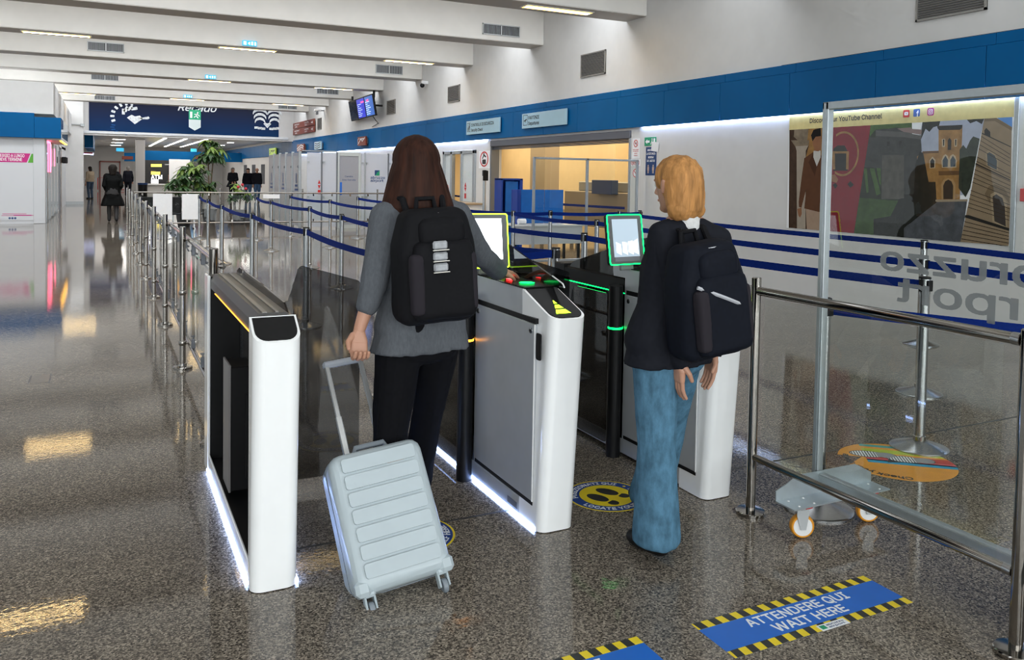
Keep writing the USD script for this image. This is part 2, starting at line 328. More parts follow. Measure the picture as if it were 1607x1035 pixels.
solo('amber_light', 'amber light strip along the underside of the kiosk canopy', 'light strip', box(-1.14, -1.08, 28.2, 32.6, 2.43, 2.46), OR)
OUTL = M('outer_wall_grey', (.16, .17, .18), .6, spec=.2)
wb = wall('wall_outer_left', [('sill', box(-9.3, -9, -5, 27.8, 0, .4)), ('head', box(-9.3, -9, -5, 27.8, 4.3, 6.2))] + [('pier', box(-9.3, -9, y, y + .3, .4, 4.3)) for y in (-5, 2, 9, 16, 23)], OUTL)
w1 = thing('window_1', '', '', kind='structure')
for y in (-4.7, 2.3, 9.3, 16.3): w1.p('pane', box(-9.16, -9.14, y, y + 6.7, .4, 4.3), GLASS)
wn = wall('wall_entrance', [('head', box(-9, X_W, -5.2, -4.9, 4.4, 6.2))] + [('pier', box(x, x + .3, -5.2, -4.9, 0, 4.4)) for x in (-9, -4.6, -.2, 4.2, 8.6)])
w2 = thing('window_2', '', '', kind='structure')
for x in (-8.7, -4.3, .1, 4.5): w2.p('pane', box(x, x + 4.1, -5.06, -5.04, .02, 4.4), GLASS); w2.p('mullion', box(x + 2, x + 2.08, -5.1, -5, 0, 4.4), ALU)

# ---------------------------------------------------------------- ceiling lamps, exit signs, vents
LED = M('warm_lamp', (1.0, .80, .50), .4, emit=16.0, ecol=(1.0, .70, .32))
def lamp(x, y, label):
    t = thing('ceiling_lamp', label, 'ceiling light', (x + .65, y + .3, 4.5), group=None)
    t.p('housing', box(x - .03, x + 1.33, y + .14, y + .42, 4.535, 4.555, .004), M('lamp_housing', (.75, .74, .72), .4))
    t.p('diffuser', box(x, x + 1.3, y + .16, y + .40, 4.530, 4.537), M('lamp_lens', (1.0, .66, .18), .4, emit=1.1)); t.p('light_tube', box(x + .02, x + 1.28, y + .235, y + .325, 4.522, 4.531), LED)
col = {2.48: 'middle', 6.54: 'right', -1.53: 'left'}
for k, nm in ((4, 'nearest lamp beam'), (6, 'second lamp beam'), (8, 'third lamp beam'), (10, 'farthest lamp beam')):
    for x in (6.54,) if k == 4 else (-1.53, 2.48, 6.54):
        if k == 8 and x < 0: continue
        lamp(x, BEAM_Y[k], f'long warm white lamp under the {nm}, the {col[x]} one')
for x, nm in ((-1.53, 'left'), (2.48, 'middle')): lamp(x, BEAM_Y[4], f'overhead warm lamp mirrored in the floor at lower left, the {nm} one')
EXB = M('exit_sign_blue', (.05, .45, .75), .4, emit=.45, ecol=(.04, .42, .72)); EXW = M('exit_sign_white', (.9, 1, 1), .4, emit=.7)
for k, nm in ((6, 'nearest'), (8, 'second'), (10, 'farthest')):
    y = BEAM_Y[k]; t = thing('exit_sign', f'small lit blue and white exit sign on the {nm} lamp beam', 'exit sign', (3.1, y, 4.6))
    t.p('body', box(2.96, 3.29, y - .05, y, 4.575, 4.70, .006), EXB)
    t.p('pictogram', [put(ext(s, .003), (2.96, y - .051, 4.575), *FRONT) for s in (sbox(.02, .02, .09, .1), Polygon([(.12, .06), (.17, .1), (.17, .02)]), sbox(.2, .02, .24, .1), sbox(.27, .02, .31, .1))], EXW)
VENTF = M('vent_frame', (.60, .62, .63), .4, .3); VENTD = M('vent_dark', (.09, .09, .10), .6)
def vent(x0, x1, z0, z1, y, label):
    t = thing('air_vent', label, 'air vent', (x0, y, z0)); c = (x0 + x1) / 2
    t.p('back', box(x0, x1, y - .008, y - .002, z0, z1), VENTD)
    t.p('frame', [box(x0, x1, y - .03, y, z1 - .02, z1), box(x0, x1, y - .03, y, z0, z0 + .02), box(x0, x0 + .02, y - .03, y, z0, z1), box(x1 - .02, x1, y - .03, y, z0, z1), box(c - .015, c + .015, y - .03, y, z0, z1)], VENTF)
    for k in range(24):
        x = x0 + .03 + (x1 - x0 - .06) * (k + .5) / 24
        if abs(x - c) > .02: t.p('slat', box(x - .004, x + .004, y - .022, y - .006, z0 + .02, z1 - .02), ALU)
vent(7.38, 8.28, 4.67, 4.91, BEAM_Y[5], 'white framed double air vent on the nearest vented beam, right end')
vent(7.40, 8.25, 4.65, 4.92, BEAM_Y[7], 'white framed double air vent on the second vented beam, right end'); vent(-.34, .53, 4.70, 4.94, BEAM_Y[7], 'white framed double air vent at upper left, the largest on that side')
vent(7.45, 8.30, 4.68, 4.91, BEAM_Y[9], 'double air vent on the third vented beam, right end'); vent(-.34, .52, 4.71, 4.92, BEAM_Y[9], 'double air vent on the third vented beam, left side')
vent(7.46, 8.33, 4.62, 4.79, BEAM_Y[11], 'double air vent on the farthest beam, right end'); vent(-.3, .52, 4.62, 4.82, BEAM_Y[11], 'double air vent on the farthest beam, left side')
GRL = M('grille_grey', (.30, .29, .27), .45, .3)
def grille(y0, y1, z0, z1, label):
    t = thing('wall_grille', label, 'wall grille', (X_W, y0, z0))
    t.p('back', box(X_W - .01, X_W - .002, y0, y1, z0, z1), VENTD)
    t.p('frame', [box(X_W - .03, X_W, y0, y1, z1 - .025, z1), box(X_W - .03, X_W, y0, y1, z0, z0 + .025), box(X_W - .03, X_W, y0, y0 + .025, z0, z1), box(X_W - .03, X_W, y1 - .025, y1, z0, z1)], GRL)
    n = 14
    for k in range(n):
        z = z0 + .03 + (z1 - z0 - .06) * (k + .5) / n; s = box(-.011, .011, y0 + .02, y1 - .02, -.002, .002)
        s.apply_transform(trimesh.transformations.rotation_matrix(.6, (0, 1, 0))); s.apply_translation((X_W - .018, 0, z)); t.p('louvre', s, GRL)
grille(6.02, 6.92, 3.555, 4.0, 'large louvred wall grille at the top right edge'); grille(13.87, 14.80, 3.655, 4.13, 'louvred wall grille above the departures sign')
grille(21.29, 22.15, 3.67, 4.13, 'louvred wall grille left of the security check sign'); grille(26.92, 27.83, 3.67, 4.15, 'louvred wall grille right of the three screens'); grille(37.44, 38.18, 3.6, 4.12, 'small louvred wall grille right of the brown direction boards')
# ================================================================ barrier fence along the left of the queue
def fence_post(t, x, y, h=1.155, r=.024, wide=.075, d=(1, 0)):
    q = t.p('post', lathe([(r, .012), (r, h - .004), (r - .004, h)], 20, (x, y, 0)), CHROME, 40)
    q.p('base_flange', lathe([(wide, 0), (wide, .016), (wide - .006, .022), (r + .008, .024), (r + .006, .045), (r, .048)], 28, (x, y, 0)), CHROME, 40)
    for z in (.21, 1.05): q.p('rail_bracket', cyl((x, y, z), (x + d[0] * .05, y + d[1] * .05, z), .009, 10), CHROME, 40)
    for z in (.21, .62): q.p('clamp', lathe([(r, z - .02), (r + .006, z - .012), (r + .006, z + .012), (r, z + .02)], 16, (x, y, 0)), CHROME, 60)
FX = .58; FY = [5.07 + 2.07 * k for k in range(10)]
ords = ['first', 'second', 'third', 'fourth', 'fifth', 'sixth', 'seventh', 'eighth', 'ninth', 'tenth']
t = thing('barrier_fence', 'long steel and glass barrier fence running down the left side of the queue', 'barrier', (FX, 14, 0))
for k, y in enumerate(FY): fence_post(t, FX, y, 1.155, .026 if k == 0 else .024)
for k in range(9):
    a, b = FY[k], FY[k + 1]
    t.p('top_rail', cyl((FX + .05, a, 1.05), (FX + .05, b, 1.05), .021, 12), CHROME, 40); t.p('bottom_rail', cyl((FX + .05, a, .21), (FX + .05, b, .21), .017, 12), CHROME, 40)
    g = t.p('glass_panel', box(FX + .047, FX + .053, a + .12, b - .12, .29, .97), GLASS)
    for y in (a + .35, (a + b) / 2, b - .35):
        g.p('glass_clip', [box(FX + .035, FX + .065, y - .02, y + .02, .95, 1.03, .004), cyl((FX + .03, y, .99), (FX + .08, y, .96), .008, 8), cyl((FX + .03, y, .99), (FX + .08, y, .92), .006, 8)], DALU)
        g.p('glass_clip', [box(FX + .035, FX + .065, y - .02, y + .02, .23, .30, .004), cyl((FX + .05, y, .23), (FX + .05, y, .33), .007, 8), lathe([(.018, .32), (.018, .33)], 10, (FX + .05, y, 0))], DALU)
CY = 23.7
t = thing('cross_barrier', 'steel and glass barrier closing the far end of the queue', 'barrier', (4.5, CY, 0))
xs = [.64, 2.88, 5.1, 7.3, 8.8]
for x in xs[1:4]: fence_post(t, x, CY, d=(0, -1))
for i in range(4):
    t.p('top_rail', cyl((xs[i], CY - .04, 1.035), (xs[i + 1], CY - .04, 1.035), .022, 12), CHROME, 40); t.p('bottom_rail', cyl((xs[i], CY - .04, .22), (xs[i + 1], CY - .04, .22), .02, 12), CHROME, 40)
    g = t.p('glass_panel', box(xs[i] + .1, xs[i + 1] - .1, CY - .045, CY - .037, .28, .97), GLASS)
    for x in np.linspace(xs[i] + .3, xs[i + 1] - .3, 4):
        for z in (.95, .24): g.p('glass_clip', box(x - .02, x + .02, CY - .06, CY - .02, z, z + .06, .004), CHROME)
for i, (a, b) in enumerate(((1.19, 1.66), (1.90, 2.33))):
    solo('white_board', f'blank white sheet panel hung on the far cross barrier, the {["left","right"][i]} one', 'panel', box(a, b, CY - .075, CY - .062, .31, .995, .003), PAPER)
solo('white_card', 'small white card on the far cross barrier below the two walking men', 'card', box(4.0, 4.45, CY - .075, CY - .062, .88, .995, .003), PAPER)
for i, (y, z0, z1) in enumerate(((15.6, .25, .9), (13.6, .22, .95), (12.6, .2, .93))):
    solo('blue_strip', f'narrow blue notice strip hanging on the left fence, {ords[2-i]} from the gates', 'notice', box(FX + .075, FX + .082, y - .14, y + .02, z0 + .2, z1), BLUEP)

# ================================================================ queue stanchions and belts
SH = 1.04
def stanchion(label, x, y, rz=0):
    t = local('queue_stanchion', label, 'stanchion', (x, y, 0), rz)
    t.p('base', lathe([(.165, 0), (.165, .008), (.158, .014), (.05, .048), (.036, .052)], 40), STEEL, 40)
    t.p('pole', lathe([(.031, .05), (.031, SH - .1)], 24), STEEL, 40)
    t.p('collar', lathe([(.036, .05), (.036, .075), (.031, .08)], 24), CHROME, 40)
    t.p('head', lathe([(.033, SH - .1), (.033, SH - .012)], 24), STEEL, 40)
    t.p('cap', lathe([(.035, SH - .012), (.035, SH - .003), (.030, SH)], 24), BLACK, 40)
    t.p('belt_cassette', box(-.036, -.022, -.014, .014, SH - .09, SH - .015, .003), BLACK); t.p('belt_clip', box(-.02, .02, -.042, -.024, SH - .085, SH - .02, .003), BLACK)
    return t
ROWS = {'leftmost': [(1.90, 5.7), (1.90, 8.64), (1.87, 11.91), (1.86, 15.06), (1.95, 18.0), (2.07, 20.9)],
        'second': [(3.25, 5.75), (3.02, 8.5), (3.00, 11.40), (3.14, 14.01), (3.09, 17.29), (3.27, 20.2)],
        'third': [(4.40, 7.2), (4.38, 10.8), (4.40, 14.3), (4.42, 17.77), (4.28, 21.3)],
        'fourth': [(5.97, 9.45), (6.05, 12.15), (5.85, 16.4), (5.69, 20.1)],
        'fifth': [(7.28, 5.49), (8.0, 11.95), (8.5, 12.05)]}
first = None; at_ = {}
for row, pts in ROWS.items():
    for i, (x, y) in enumerate(pts):
        lab = f'steel queue stanchion with black cap, {ords[i]} from the gates in the {row} row'
        if first is None: first = stanchion(lab, x, y)
        else: copy_of(first, 'queue_stanchion', lab, (x, y, 0), rz=(i * 37) % 90)
for x, y, lab in ((4.42, 3.32, 'steel queue stanchion standing on the orange round floor sticker'), (5.57, 4.20, 'steel queue stanchion seen right behind the one on the orange sticker'), (3.13, 2.89, 'steel queue stanchion behind the wheeled glass screen, by its castor plate'), (6.75, 12.15, 'steel queue stanchion left of the table with the blue screen')):
    copy_of(first, 'queue_stanchion', lab, (x, y, 0))
def belt(a, b, label, sag=.03, z=SH - .052, w=.056):
    a, b = np.array(a, float), np.array(b, float); d = (b - a) / np.linalg.norm(b - a); n = np.array([-d[1], d[0]]); a = a + d * .034; b = b - d * .034
    R = []
    for t in np.linspace(0, 1, 13):
        p = a + (b - a) * t; zz = z - 4 * sag * t * (1 - t); tw = .004 * math.sin(6.3 * t)
        R.append([(p[0] + n[0] * (s * .0012 + v * tw), p[1] + n[1] * (s * .0012 + v * tw), zz + v * w / 2) for s, v in ((-1, -1), (1, -1), (1, 1), (-1, 1))])
    solo('queue_belt', label, 'barrier belt', rings(R), BELT)
for row, pts in ROWS.items():
    if row == 'fifth': continue
    for i in range(len(pts) - 1): belt(pts[i], pts[i + 1], f'blue barrier belt between the {ords[i]} and {ords[i+1]} stanchion of the {row} row')
belt((1.90, 5.7), (3.25, 5.75), 'blue barrier belt across the front of the lane between the leftmost and second rows', .02)
belt((8.0, 11.95), (7.28, 5.49), 'blue barrier belt nearest the white wall, above the other belts', .02)
belt((7.28, 5.49), (6.7, .4), 'blue barrier belt in front of the photo mural, upper one', .02)
belt((5.97, 9.45), (5.57, 4.20), 'blue barrier belt second from the white wall', .02); belt((5.57, 4.20), (5.45, -.4), 'blue barrier belt that runs behind the mirrored lettering', .03)
belt((4.40, 7.2), (4.42, 3.32), 'blue barrier belt to the stanchion on the orange sticker', .02); belt((3.13, 2.89), (4.6, .4), 'lowest blue barrier belt behind the wheeled glass screen', .02)
belt((6.05, 12.15), (6.75, 12.15), 'short blue barrier belt left of the table with the blue screen', .01); belt((6.75, 12.15), (8.0, 11.95), 'blue barrier belt before the security opening, upper one', .015); belt((8.0, 11.95), (8.5, 12.05), 'short blue barrier belt at the wall column right of the security opening', .01)
belt((10.2, 15), (10.3, 26), 'blue barrier belt inside the security room', .03, .95)

# sign on a tall pole by the opening, and the pole near the door
t = thing('tall_post', 'tall slim grey post with a black head before the wall door', 'post', (7.5, 16.5, 0))
t.p('pole', lathe([(.035, .05), (.035, 1.6)], 16, (7.5, 16.5, 0)), ALU, 40); t.p('head', [box(7.46, 7.54, 16.46, 16.54, 1.6, 1.73, .01), box(7.44, 7.56, 16.43, 16.46, 1.50, 1.72, .006)], BLACK); t.p('base', lathe([(.16, 0), (.16, .012), (.04, .05)], 24, (7.5, 16.5, 0)), STEEL, 40)
# ================================================================ boarding gates
GL_OR = M('amber_led', (1.0, .36, .03), .4, emit=1.9); GL_GR = M('green_led', (.0, .95, .13), .4, emit=1.5); GL_YG = M('lime_led', (.45, .85, .03), .4, emit=1.5)
GL_W = M('cold_white_led', (.36, .52, 1.0), .4, emit=12.0); RIM = M('gate_rim', (.80, .80, .80), .2)
def loft(bot, top):
    return rings([bot, top])
def column(x0, x1, yf0, yf1, yb, zf, zb, r=.045, inset=0, dz=0, n=6, dx=.0):
    """upright with rounded front corners, leaning out by yf0 - yf1, top sloping up from zf at the front to zb at the back"""
    def outline(yf, i):
        P = [(x0 + i, yb - i)]
        for c, a0 in (((x0 + i + r, yf + i + r), 180), ((x1 - i - r, yf + i + r), 270)):
            for k in range(n + 1):
                a = math.radians(a0 + 90 * k / n); P.append((c[0] + r * math.cos(a), c[1] + r * math.sin(a)))
        return P + [(x1 - i, yb - i)]
    zt = lambda y: zf + (zb - zf) * np.clip((y - yf1) / (yb - yf1), 0, 1)
    bot = [(x, y, .004) for x, y in outline(yf0, inset)]; top = [(x + dx * float(np.clip((yb - y) / (yb - yf1), 0, 1)) ** .5, y, zt(y)) for x, y in outline(yf1, inset)]
    return bot, top
def column_mesh(*a, **k):
    b, t = column(*a, **k); return loft(b, t)
def cap_mesh(*a, th=.004, inset=.009, **k):
    b, t = column(*a, inset=inset, **k); t = np.array(t); return loft(t - [0, 0, .01], t + [0, 0, th])
def floor_led(t, x, y0, y1):
    t.p('floor_led_strip', box(x - .006, x + .008, y0, y1, .004, .016), GL_W)
FLAP = [(.0, .06), (.49, .06), (.49, 1.05), (.26, 1.12), (.185, 1.142), (.17, 1.12), (.125, .966), (.035, .947), (0, .93)]
def flap(t, x, y, mat=TINT, name='glass_flap'):
    g = Polygon(FLAP).buffer(-.02).buffer(.02, quad_segs=4)
    return t.p(name, put(ext(g, .010), (x, y + .005, 0), *FRONT), mat, label='smoked glass flap')

# left end unit: an open frame
x0, x1 = .500, .676
g1 = thing('boarding_gate', 'open-framed left gate unit with a white rounded front and an amber light line', 'airport gate', (.59, 3.9, 0))
A1 = (x0, x1, 3.175, 3.125, 3.25, .968, 1.048)
g1.p('front_column', column_mesh(*A1), GATEW, 40); g1.p('column_cap', cap_mesh(*A1, th=.003), BLACK, 40, label='matt black sloping cap')
g1.p('column_inner_face', box(x0 + .006, x1 - .006, 3.25, 3.256, .10, 1.03), BLACK)
g1.p('rear_column', [box(x0 - .004, x0 + .012, 4.60, 4.74, .0, 1.05, .004), box(x1 - .012, x1 + .002, 4.60, 4.74, 0, 1.05, .004)], GATEW)
g1.p('rear_column_core', box(x0 + .012, x1 - .012, 4.602, 4.73, 0, 1.045, .004), BLACK)
g1.p('top_beam', put(ext(Polygon([(.012, .985), (.012, 1.03), (.035, 1.06), (.14, 1.06), (.165, 1.04), (.165, .985)]), 1.36), (x0, 3.25 + 1.36, 0), (1, 0, 0), (0, 0, 1)), M('beam_dark', (.035, .033, .032), .35, .3))
g1.p('beam_groove', [box(x0 + .05, x0 + .068, 3.255, 4.60, 1.058, 1.064), box(x0 + .10, x0 + .112, 3.255, 4.60, 1.058, 1.064)], M('beam_strip', (.20, .19, .18), .3, .5))
g1.p('beam_light_line', box(x0 + .008, x0 + .012, 3.255, 4.40, .981, .9845), GL_OR)
g1.p('side_glass', put(ext(Polygon([(.0, 1.03), (.09, 1.075), (.65, 1.085), (1.30, 1.088), (1.42, 1.055), (1.42, 1.03)]), .008), (x1 - .018, 3.31, 0), (0, 1, 0), (0, 0, 1)), TINT, label='smoked glass strip along the beam')
g1.p('inner_glass', box(x1 - .02, x1 - .012, 3.256, 4.60, .10, .985), TINT2)
g1.p('motor_box', [box(x0 + .03, x0 + .14, 4.00, 4.20, .10, .69, .006), box(x0 + .10, x0 + .125, 3.985, 4.0, .16, .56, .003)], BLACK)
g1.p('box_edge', box(x0 + .026, x0 + .034, 3.995, 4.2, .10, .70), M('box_edge_grey', (.20, .19, .19), .4))
g1.p('plinth', [box(x0, x0 + .010, 3.25, 4.60, .018, .10, .003), box(x1 - .010, x1, 3.25, 4.60, .018, .10, .003)], GATEW); g1.p('plinth_floor', box(x0 + .010, x1 - .010, 3.25, 4.60, .02, .07), BLACK)
floor_led(g1, x0, 3.26, 4.62); floor_led(g1, x1, 3.2, 4.62)
g1.p('screw', [ball((x0 + .128, 3.984, z), .006, 1) for z in (.2, .36, .52)], STEEL)
flap(g1, .70, 4.15)
solo_reader = None

def cabinet(x0, lab, led, ring, top_arrow, lit, w=.175):
    x1 = x0 + w
    t = thing('boarding_gate', lab, 'airport gate', (x0 + w / 2, 3.9, 0))
    A = (x0, x1 + .008, 3.195, 3.150, 3.40, .972, 1.080)
    t.p('front_column', column_mesh(*A, dx=.022), GATEW, 40)
    t.p('front_cap', cap_mesh(*A, th=.003, dx=.022), GLOSSK, 40, label='black glossy sloping cap')
    prof = Polygon([(3.398, .10), (3.398, 1.0), (3.401, 1.079), (3.93, 1.083), (3.93, .10)])
    t.p('side_body', put(ext(prof, w), (x0, 0, 0), (0, 1, 0), (0, 0, 1)), GATES)
    t.p('top_plate', box(x0 + .006, x1 - .006, 3.392, 3.95, 1.079, 1.0865, .002), GLOSSK)
    t.p('door', box(x0 - .004, x0 + .02, 3.27, 3.905, .125, .935, .003), GATES); t.p('door_slot', box(x0 - .003, x0 + .02, 3.262, 3.91, .938, .962), BLACK)
    t.p('door_gap', box(x0 - .0008, x0 + .02, 3.27, 3.915, .106, .124), BLACK)
    t.p('door_edge', box(x0 - .0052, x0 - .0005, 3.2655, 3.271, .125, .935), RIM)
    for y in (3.885, 3.300): t.p('lock', put(lathe([(.013, 0), (.013, .004), (.006, .006), (.006, .0)], 14), (x0 - .004, y, .903), (0, 1, 0), (0, 0, -1)), STEEL, 40); t.p('lock_core', put(lathe([(.007, 0), (.007, .0075)], 10), (x0 - .004, y, .903), (0, 1, 0), (0, 0, -1)), BLACK)
    t.p('sensor_window', put(ext(rrect(-.022, .022, -.06, .06, .01), .005), (x0 - .003, 3.222, .843), (0, -1, 0), (0, 0, 1)), BLACK)
    t.p('plinth', box(x0, x1, 3.402, 4.62, .018, .10, .003), GATES); t.p('plinth_window', box(x0 - .002, x0 + .01, 3.42, 3.52, .035, .065), DALU)
    if lit: floor_led(t, x0, 3.24, 4.62)
    # rear, glazed half
    t.p('rear_body', box(x0 + .07, x1, 3.93, 4.60, .10, .945), BLACK); t.p('rear_glass', box(x0 + .004, x0 + .012, 3.93, 4.62, .10, .94), DKGL)
    t.p('rear_beam', put(ext(Polygon([(.0, .945), (.0, 1.02), (.02, 1.035), (w - .02, 1.035), (w, 1.02), (w, .945)]), .70), (x0, 4.63, 0), (1, 0, 0), (0, 0, 1)), GLOSSK)
    t.p('beam_light_line', box(x0 - .002, x0 + .008, 3.935, 4.62, .9375, .9445), led)
    t.p('rear_column', box(x0 - .002, x1, 4.62, 4.75, 0, 1.045, .006), BLACK)
    # rotating post with its light ring
    px_, py_ = x0 - .044, 3.955
    t.p('flap_post', cyl((px_, py_, .0), (px_, py_, .985), .041, 24), BLACK, 40); t.p('light_ring', lathe([(.0415, .737), (.0435, .739), (.0435, .748), (.0415, .750)], 28, (px_, py_, 0)), ring)
    g = rrect(0, .46, .055, .93, .07); t.p('side_flap', put(ext(g, .01), (px_ - .005, 3.99, 0), (0, 1, 0), (0, 0, 1)), TINT, label='smoked glass flap folded back')
    fin = Polygon([(3.28, 1.083), (3.31, 1.11), (3.93, 1.26), (4.05, 1.235), (4.56, 1.06), (4.58, 1.03), (3.94, 1.03), (3.94, 1.083)])
    t.p('glass_fin', put(ext(fin, .010), (x1 - .022, 0, 0), (0, 1, 0), (0, 0, 1)), TINT2, label='smoked glass fin')
    t.p('glass_fin', put(ext(Polygon([(4.58, 1.03), (4.54, 1.065), (4.09, 1.19), (4.055, 1.03)]), .010), (x0 + .012, 0, 0), (0, 1, 0), (0, 0, 1)), DKGL, label='smoked glass fin')
    t.p('screen_bracket', put(ext(Polygon([(3.93, 1.03), (4.055, 1.03), (4.085, 1.20), (3.96, 1.20), (3.93, 1.12)]), .03), (x0 + .004, 0, 0), (0, 1, 0), (0, 0, 1)), GATES)
    t.p('fin_edge', tube([(x1 - .017, 3.33, 1.092), (x1 - .017, 3.285, 1.094), (x1 - .017, 3.30, 1.108), (x1 - .017, 3.40, 1.133)], .004, 6), RIM)
    # arrow and reader
    if top_arrow:
        sl = math.atan2(1.080 - .972, 3.40 - 3.15); U = (1, 0, 0); V = (0, math.cos(sl), math.sin(sl)); o = np.array([x0 + w / 2 + .012, 3.168, .972 + (3.168 - 3.15) * math.tan(sl) + .0045])
        t.p('arrow_light', [put(ext(s, .0015), o, U, V) for s in (Polygon([(-.038, .02), (.038, .02), (.025, .053), (-.025, .053)]), Polygon([(-.022, .064), (.022, .064), (.011, .092), (-.011, .092)]), Polygon([(-.009, .103), (.009, .103), (.002, .13), (-.002, .13)]))], GL_YG)
        t.p('reader_light', lathe([(.038, 1.0895), (.038, 1.0915), (.02, 1.092)], 24, (x0 + .085, 3.52, 0)), GL_GR)
        t.p('scan_light', box(x0 + .06, x0 + .08, 3.64, 3.70, 1.0895, 1.0915), M('red_led', (1.0, .03, .03), .4, emit=6.0))
    flap(t, x1 + .025, 4.15, TINT2)
    t.p('maker_mark', put(txt('aFlow', .012, True, .0008), (x0 + w - .07, 3.1985, .03), *FRONT), INK)
    return t
g2 = cabinet(1.748, 'middle gate unit with the lime arrow light, which the woman in grey touches', GL_OR, GL_OR, True, True)
g3 = cabinet(2.680, 'right gate unit with the green light line and green ring, behind the person in jeans', GL_GR, GL_GR, True, False)

def monitor(name, label, x, y, z, rim, rz, screen):
    t = local(name, label, 'screen', (x, y, z), rz)
    A = np.eye(4); A[:3, :3] = trimesh.transformations.rotation_matrix(-.16, (1, 0, 0))[:3, :3]
    def P(n, m, mat): m = cat(m); m.apply_transform(A); t.p(n, m, mat)
    P('housing', put(ext(rrect(-.128, .128, 0, .285, .016), .022), (0, .024, 0), *FRONT), BLACK)
    P('light_border', put(ext(rrect(-.129, .129, -.001, .286, .016).difference(rrect(-.122, .122, .006, .279, .011)), .005), (0, .003, 0), *FRONT), rim)
    P('bezel', put(ext(rrect(-.122, .122, .006, .279, .011), .002), (0, .003, 0), *FRONT), M('bezel_grey', (.12, .125, .13), .4))
    P('display', put(ext(sbox(-.093, .045, .093, .258), .001), (0, .0005, 0), *FRONT), screen)
    if rim is GL_GR:
        tick = [put(ext(Polygon([(x_, .07), (x_ + .035, .055), (x_ + .035, .115 + .01 * i), (x_, .13)]), .0008), (0, -.0008, 0), *FRONT) for i, x_ in enumerate((-.075, -.03, .012, .05))]
        P('pictogram', tick, M('screen_bright', (.8, .85, .9), .4, emit=.6)); P('screen_strip', put(ext(sbox(-.09, .02, .09, .045), .0008), (0, 0, 0), *FRONT), M('bezel_line', (.2, .22, .24), .4))
    P('neck', box(-.03, .06, .02, .05, -.03, .10, .006), M('neck_grey', (.25, .26, .27), .4))
    return t
SCR1 = M('screen_white', (.85, .95, 1.0), .3, emit=1.3); SCR2 = M('screen_pale', (.30, .37, .43), .3, emit=.6)
monitor('gate_screen', 'white gate screen with a lime border, half hidden by the woman in grey', 1.775, 3.86, 1.125, GL_YG, -4, SCR1)
monitor('gate_screen', 'gate screen with a glowing green border on the right gate unit', 2.65, 3.86, 1.115, GL_GR, 6, SCR2)

# ================================================================ railing and wheeled screen on the right
t = thing('railing', 'polished steel railing with clear glass in the right foreground', 'railing', (2.79, 2.3, 0))
for y, h in ((2.99, 1.14), (1.70, 1.115)):
    q = t.p('post', lathe([(.0225, .012), (.0225, h - .004), (.018, h)], 24, (2.79, y, 0)), CHROME, 40); q.p('base_flange', lathe([(.07, 0), (.07, .014), (.066, .018), (.026, .02)], 32, (2.79, y, 0)), CHROME, 40)
t.p('top_rail', cyl((2.79, 1.72, 1.076), (2.79, 2.97, 1.076), .0205, 20), CHROME, 40); t.p('bottom_rail', cyl((2.79, 1.72, .278), (2.79, 2.97, .278), .0175, 20), CHROME, 40)
for z, r in ((1.076, .022), (.278, .019)): t.p('rail_sleeve', cyl((2.79, 1.722, z), (2.79, 1.75, z), r, 18), STEEL, 40)
t.p('glass', box(2.787, 2.793, 1.78, 2.93, .30, 1.05), GLASS)
sx = 3.0
t = thing('wheeled_screen', 'grey framed clear glass screen on castors in front of the photo mural', 'partition screen', (sx, 2.1, 0))
y0_, y1_ = 1.30, 2.80
for y in (y0_, y1_ - .036): t.p('upright', [box(sx - .018, sx + .018, y, y + .036, .16, 1.965, .003), box(sx - .022, sx - .017, y + .012, y + .024, .2, 1.96)], ALU)
t.p('top_bar', box(sx - .018, sx + .018, y0_, y1_, 1.93, 1.965, .003), ALU); t.p('bottom_bar', [box(sx - .018, sx + .018, y0_, y1_, .205, .245, .003), box(sx - .024, sx - .017, y0_ + .03, y1_ - .03, .232, .24)], ALU)
pan = t.p('glass', box(sx - .003, sx + .003, y0_ + .036, y1_ - .036, .245, 1.93), GLASS)
LET = pane('grey_film', (.75, .75, .76), milky=.62, milk=(.36, .36, .38))
for s, z, a, b in (('abruzzo', 1.230, 1.655, 2.475), ('airport', 1.105, 1.675, 2.385)):
    m = txt(s, .100, True, .001, width=b - a); t.p('lettering', put(m, (sx + .0035, a, z), (0, 1, 0), (0, 0, 1)), LET, label='grey lettering reading ' + s)
ZINC = M('zinc_plate', (.50, .55, .58), .35, .7, vary=.05, scale=20)
